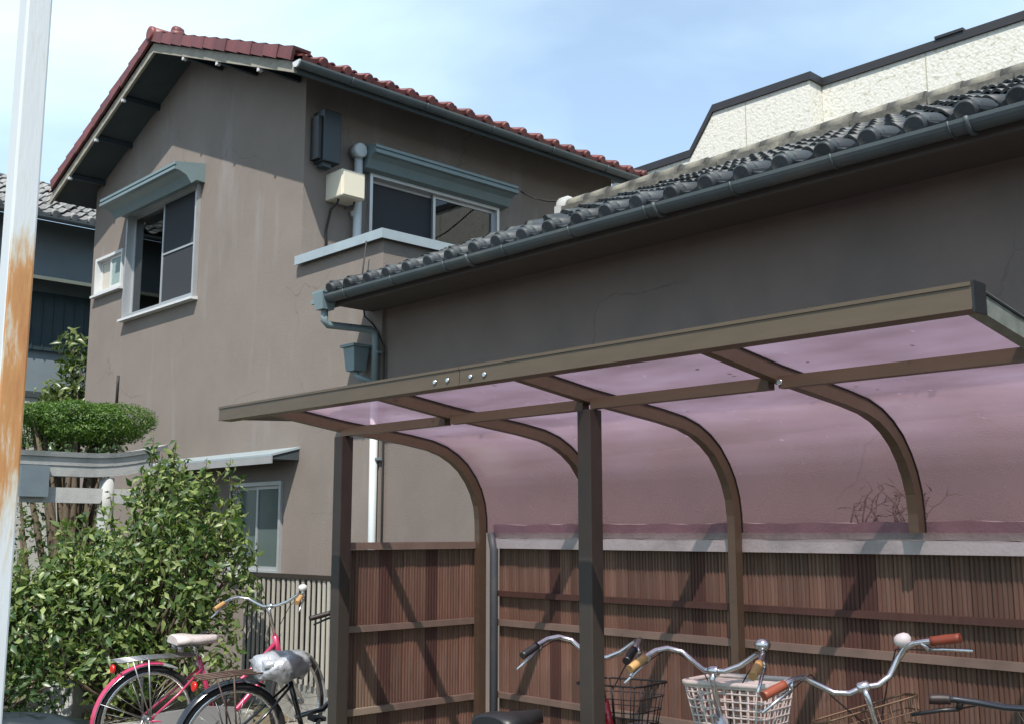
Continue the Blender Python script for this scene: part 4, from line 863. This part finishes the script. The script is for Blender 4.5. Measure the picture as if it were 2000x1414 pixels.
    # saddle
    sd_ = MB(); zt = .86 + saddle_z; rows = [(-.33, .085, -.0), (-.31, .105, .008), (-.25, .11, .01), (-.18, .085, .0), (-.10, .045, -.004), (-.04, .028, -.006), (-.02, .012, -.012)]
    for (y, w, dz) in rows:
        for q in range(9):
            t = math.pi * q / 8; sd_.v.append((w * math.cos(t), y, zt + dz - .05 + .05 * math.sin(t) ** .6))
    for i in range(len(rows) - 1):
        for q in range(8): a = i * 9 + q; sd_.f.append((a, a + 9, a + 10, a + 1)); sd_.sm.append(True)
        sd_.f.append((i * 9, i * 9 + 8, i * 9 + 17, i * 9 + 9)); sd_.sm.append(False)
    sd_.f += [tuple(range(9)), tuple(range(54, 63))[::-1]]; sd_.sm += [False] * 2
    S = part(sd_, 'saddle', {'black': BLACKP, 'silver': COVER, 'plastic': PLCOV}[saddle])
    sp = MB()
    for s in (-1, 1): sp.tube([(s * .02, -.05, zt - .055), (s * .025, -.15, zt - .07), (s * .05, -.30, zt - .06)], .004, 5); sp.lathe([(.022, -.045), (.022, -.005)], (s * .05, -.29, zt - .05), 'Z', 8)
    part(sp, 'saddle_springs', STEELG, S)
    if saddle == 'silver':
        cvr = MB(); n = 30
        for i, (zz, e) in enumerate(((.022, .45), (.012, .78), (-.015, .95), (-.06, 1.0), (-.10, .92), (-.125, .74))):
            for q in range(n):
                t = 2 * math.pi * q / n; wv = 1 + .10 * math.sin(3 * t + i) + .10 * math.sin(7 * t + 2 * i); cvr.v.append((.125 * e * math.cos(t) * wv * (.75 if math.sin(t) > .3 else 1), -.19 + .175 * e * math.sin(t) * wv, zt + zz + .014 * math.sin(4 * t + i)))
        for i in range(5):
            for q in range(n): cvr.f.append((i * n + q, (i + 1) * n + q, (i + 1) * n + (q + 1) % n, i * n + (q + 1) % n)); cvr.sm.append(True)
        cvr.f.append(tuple(range(n))); cvr.sm.append(True); part(cvr, 'saddle_cover', COVER, S)
    # rack
    if rack:
        k = MB()
        for x in (-.06, -.02, .02, .06): k.tube([(x, -.17, .715), (x, -.50, .715), (x, -.69, .705)], .0055, 5)
        k.tube([(-.06, -.17, .715), (-.02, -.13, .70), (.02, -.13, .70), (.06, -.17, .715)], .006, 5); k.tube([(-.06, -.69, .705), (.06, -.69, .705)], .006, 5)
        for y in (-.3, -.5): k.tube([(-.06, y, .713), (.06, y, .713)], .005, 5)
        for s in (-1, 1): k.tube([(s * .06, -.50, .712), (s * .068, -.46, .34)], .0055, 5); k.tube([(s * .06, -.60, .708), (s * .068, -.47, .36)], .0045, 5)
        part(k, 'rear_rack', rack)
    if reflector:
        q = part(MB().lathe([(.026, -.012), (.028, 0), (.022, .008)], (0, -.845, .46) if not rack else (0, -.70, .66), 'Y', 12), 'reflector', REFL)
    # handlebar
    hz = .98 + bar_z; sx = ht + ax * ((hz - .03 - ht.z) / ax.z); sy = sx.y
    part(MB().tube([tuple(ht), tuple(sx), (0, sy + .012, hz)], .0115, 8), 'stem', bar_m, None, True)
    part(MB().lathe([(.016, -.022), (.02, -.015), (.02, .015), (.016, .022)], (0, sy + .015, hz), 'X', 10), 'stem_clamp', bar_m, None, True)
    if bars == 'swept':
        half = [(0, .015, 0), (.05 * bar_w, .02, 0), (.11 * bar_w, .045, .022), (.18 * bar_w, .055, .062), (.235 * bar_w, .02, .078), (.262 * bar_w, -.05 * bar_sweep, .07), (.275 * bar_w, -.12 * bar_sweep, .052), (.285 * bar_w, -.20 * bar_sweep, .03), (.292 * bar_w, -.255 * bar_sweep, .015)]
    elif bars == 'flared':
        half = [(0, .015, 0), (.05, .022, -.008), (.10, .035, .008), (.15, .038, .055), (.185, .015, .085), (.215, -.02, .09), (.25, -.05, .085), (.30, -.08, .075), (.335, -.10, .07)]
    else:
        half = [(0, .015, 0), (.10 * bar_w, .015, .0), (.18 * bar_w, .0, .012), (.24 * bar_w, -.02, .02), (.30 * bar_w, -.045, .02)]
    pt = lambda p, s: (s * p[0], sy + p[1], hz + p[2])
    HB = part(MB().tube([pt(p, -1) for p in half[::-1]] + [pt(p, 1) for p in half[1:]], .0112, 8), 'handlebar', bar_m, None, True)
    for s in (-1, 1):
        a, b = Vector(pt(half[-3 if bars != 'flat' else -2], s)), Vector(pt(half[-1], s)); d = (b - a).normalized(); a0 = a + d * .012; e = b + d * .012
        part(MB().tube([tuple(a0), tuple(a0.lerp(e, .15)), tuple(a0.lerp(e, .5)), tuple(a0.lerp(e, .85)), tuple(e)], [.017, .0155, .0172, .0160, .0168], 10), 'grip', grip_m, HB, True)
        lv = MB(); c = a - d * .02; dn = Vector((s * .012, 0, -.030)); lv.tube([tuple(c), tuple(c + dn)], .010, 6); lv.tube([tuple(c + dn), tuple(c + dn * 1.15 + d * .05), tuple(c + dn * 1.7 + d * .135)], [.0075, .007, .0055], 6)
        part(lv, 'brake_lever', bar_m if grip_m is not DKG else BLACKP, HB, True)
        cbm = MB(); cbm.tube([tuple(c + dn), tuple(c + dn - d * .07 + Vector((-s * .03, .04, .02))), (s * .10, sy + .10, hz - .01), (s * .02, sy + .085, hz - .14), (s * .01, sy + .10, hz - .3)], .0028, 5); part(cbm, 'brake_cable', CABLE if not bell else BLACKP, HB, True)
    if bell:
        c = Vector(pt(half[4 if bars != 'flat' else 2], 1 if bell > 0 else -1)); part(MB().lathe([(.008, -.006), (.027, .008), (.031, .022), (.026, .036), (.012, .044)], tuple(c + Vector((0, 0, .006))), 'Z', 14), 'bell', WHITEB if bell == 2 else CHROME, HB, True)
    if bask:
        bk = MB()
        if bask == 'wicker':
            c = (0, sy + .205, hz - .33); basket(bk, c, .27, .37, .20, .28, .27, 34, 9, .0042, 4); Bk = part(bk, 'basket', bask_m, None, True)
            rimm = MB(); basket(rimm, (c[0], c[1], c[2] + .262), .366, .37, .276, .28, .012, 0, 1, .006, 5); part(rimm, 'basket_rim', bask_m, Bk, True)
        elif bask == 'wire':
            c = (0, sy + .20, hz - .32); basket(bk, c, .26, .36, .20, .27, .24, 26, 5, .0026, 4); Bk = part(bk, 'basket', bask_m, None, True)
        else:
            c = (0, sy + .19, hz - .34); basket(bk, c, .24, .33, .18, .25, .22, 20, 4, .0026, 4); Bk = part(bk, 'basket', bask_m, None, True)
        sv_ = MB()
        for s in (-1, 1): sv_.tube([(s * .10, c[1] + .02, c[2]), (s * .055, fa[0], fa[1])], .004, 5)
        sv_.tube([(0, sy + .0, hz - .16), (0, c[1] - .11, c[2] + .1)], .006, 5); part(sv_, 'basket_stay', STEELG, Bk, True)
    if lamp:
        part(MB().lathe([(.016, -.03), (.032, .0), (.036, .022), (.030, .027)], (.075, fa[0] - .06, .60), 'Y', 12), 'headlamp', CHROME, None, True)
    return r
def by_stem(sx, sy, h):  # place so that the handlebar stem stands over (sx, sy)
    a = R(h); d = .345; return (sx + math.sin(a) * d, sy - math.cos(a) * d, .004)
bicycle((-6.78, 3.73, .004), -4, 'pink and silver bicycle with plastic-covered saddle beside the big bush', PINKB, SILVB, TANG, lean=4, steer=30, bask=None, saddle='plastic', fender_trim=PINKB, chainguard=SILVB, bell=2, rack=STEELG, bar_z=.02, saddle_z=-.02, bar_sweep=.6, bar_w=1.12)
bicycle((-5.68, 3.72, .004), -6, 'black bicycle with silver saddle cover and rusty rack by the shelter column', BLACKB, BLACKB, DKG, lean=4, steer=-8, bask='small', bask_m=BLACKP, saddle='silver', rack=RACK, saddle_z=-.075, bar_z=-.06)
bicycle(by_stem(-3.14, 3.49, 6), 6, 'red bicycle with black grips and black wire basket behind the shelter column', REDB, STEELG, BLACKP, lean=-1, steer=2, bask='small', bask_m=BLACKP, saddle='black', saddle_z=-.035, bar_z=.0, bar_w=.88, bar_sweep=.62)
bicycle(by_stem(-2.58, 3.53, 4), 4, 'silver bicycle with tan grips and white wicker basket', SILVB, SILVB, TANG, lean=-1, steer=2, bask='wicker', bask_m=WICK, saddle_z=-.06, bell=1, bar_w=.9, bar_z=-.01, bar_sweep=.62)
bicycle(by_stem(-1.83, 3.60, 8), 8, 'grey-green bicycle with brown grips, white bell and brown wire basket', GREENB, SILVB, BRNG, lean=-9, steer=32, bars='flared', bask='wire', bask_m=WIREB, bell=2, bar_z=.0)
bicycle(by_stem(-1.36, 3.50, 0), 0, 'black bicycle with straight dark-gripped handlebar at the right edge', BLACKB, BLACKB, DKG, lean=-1, steer=4, bars='flat', bask=None, bar_m=BLACKB, bar_z=-.015, loop=False)
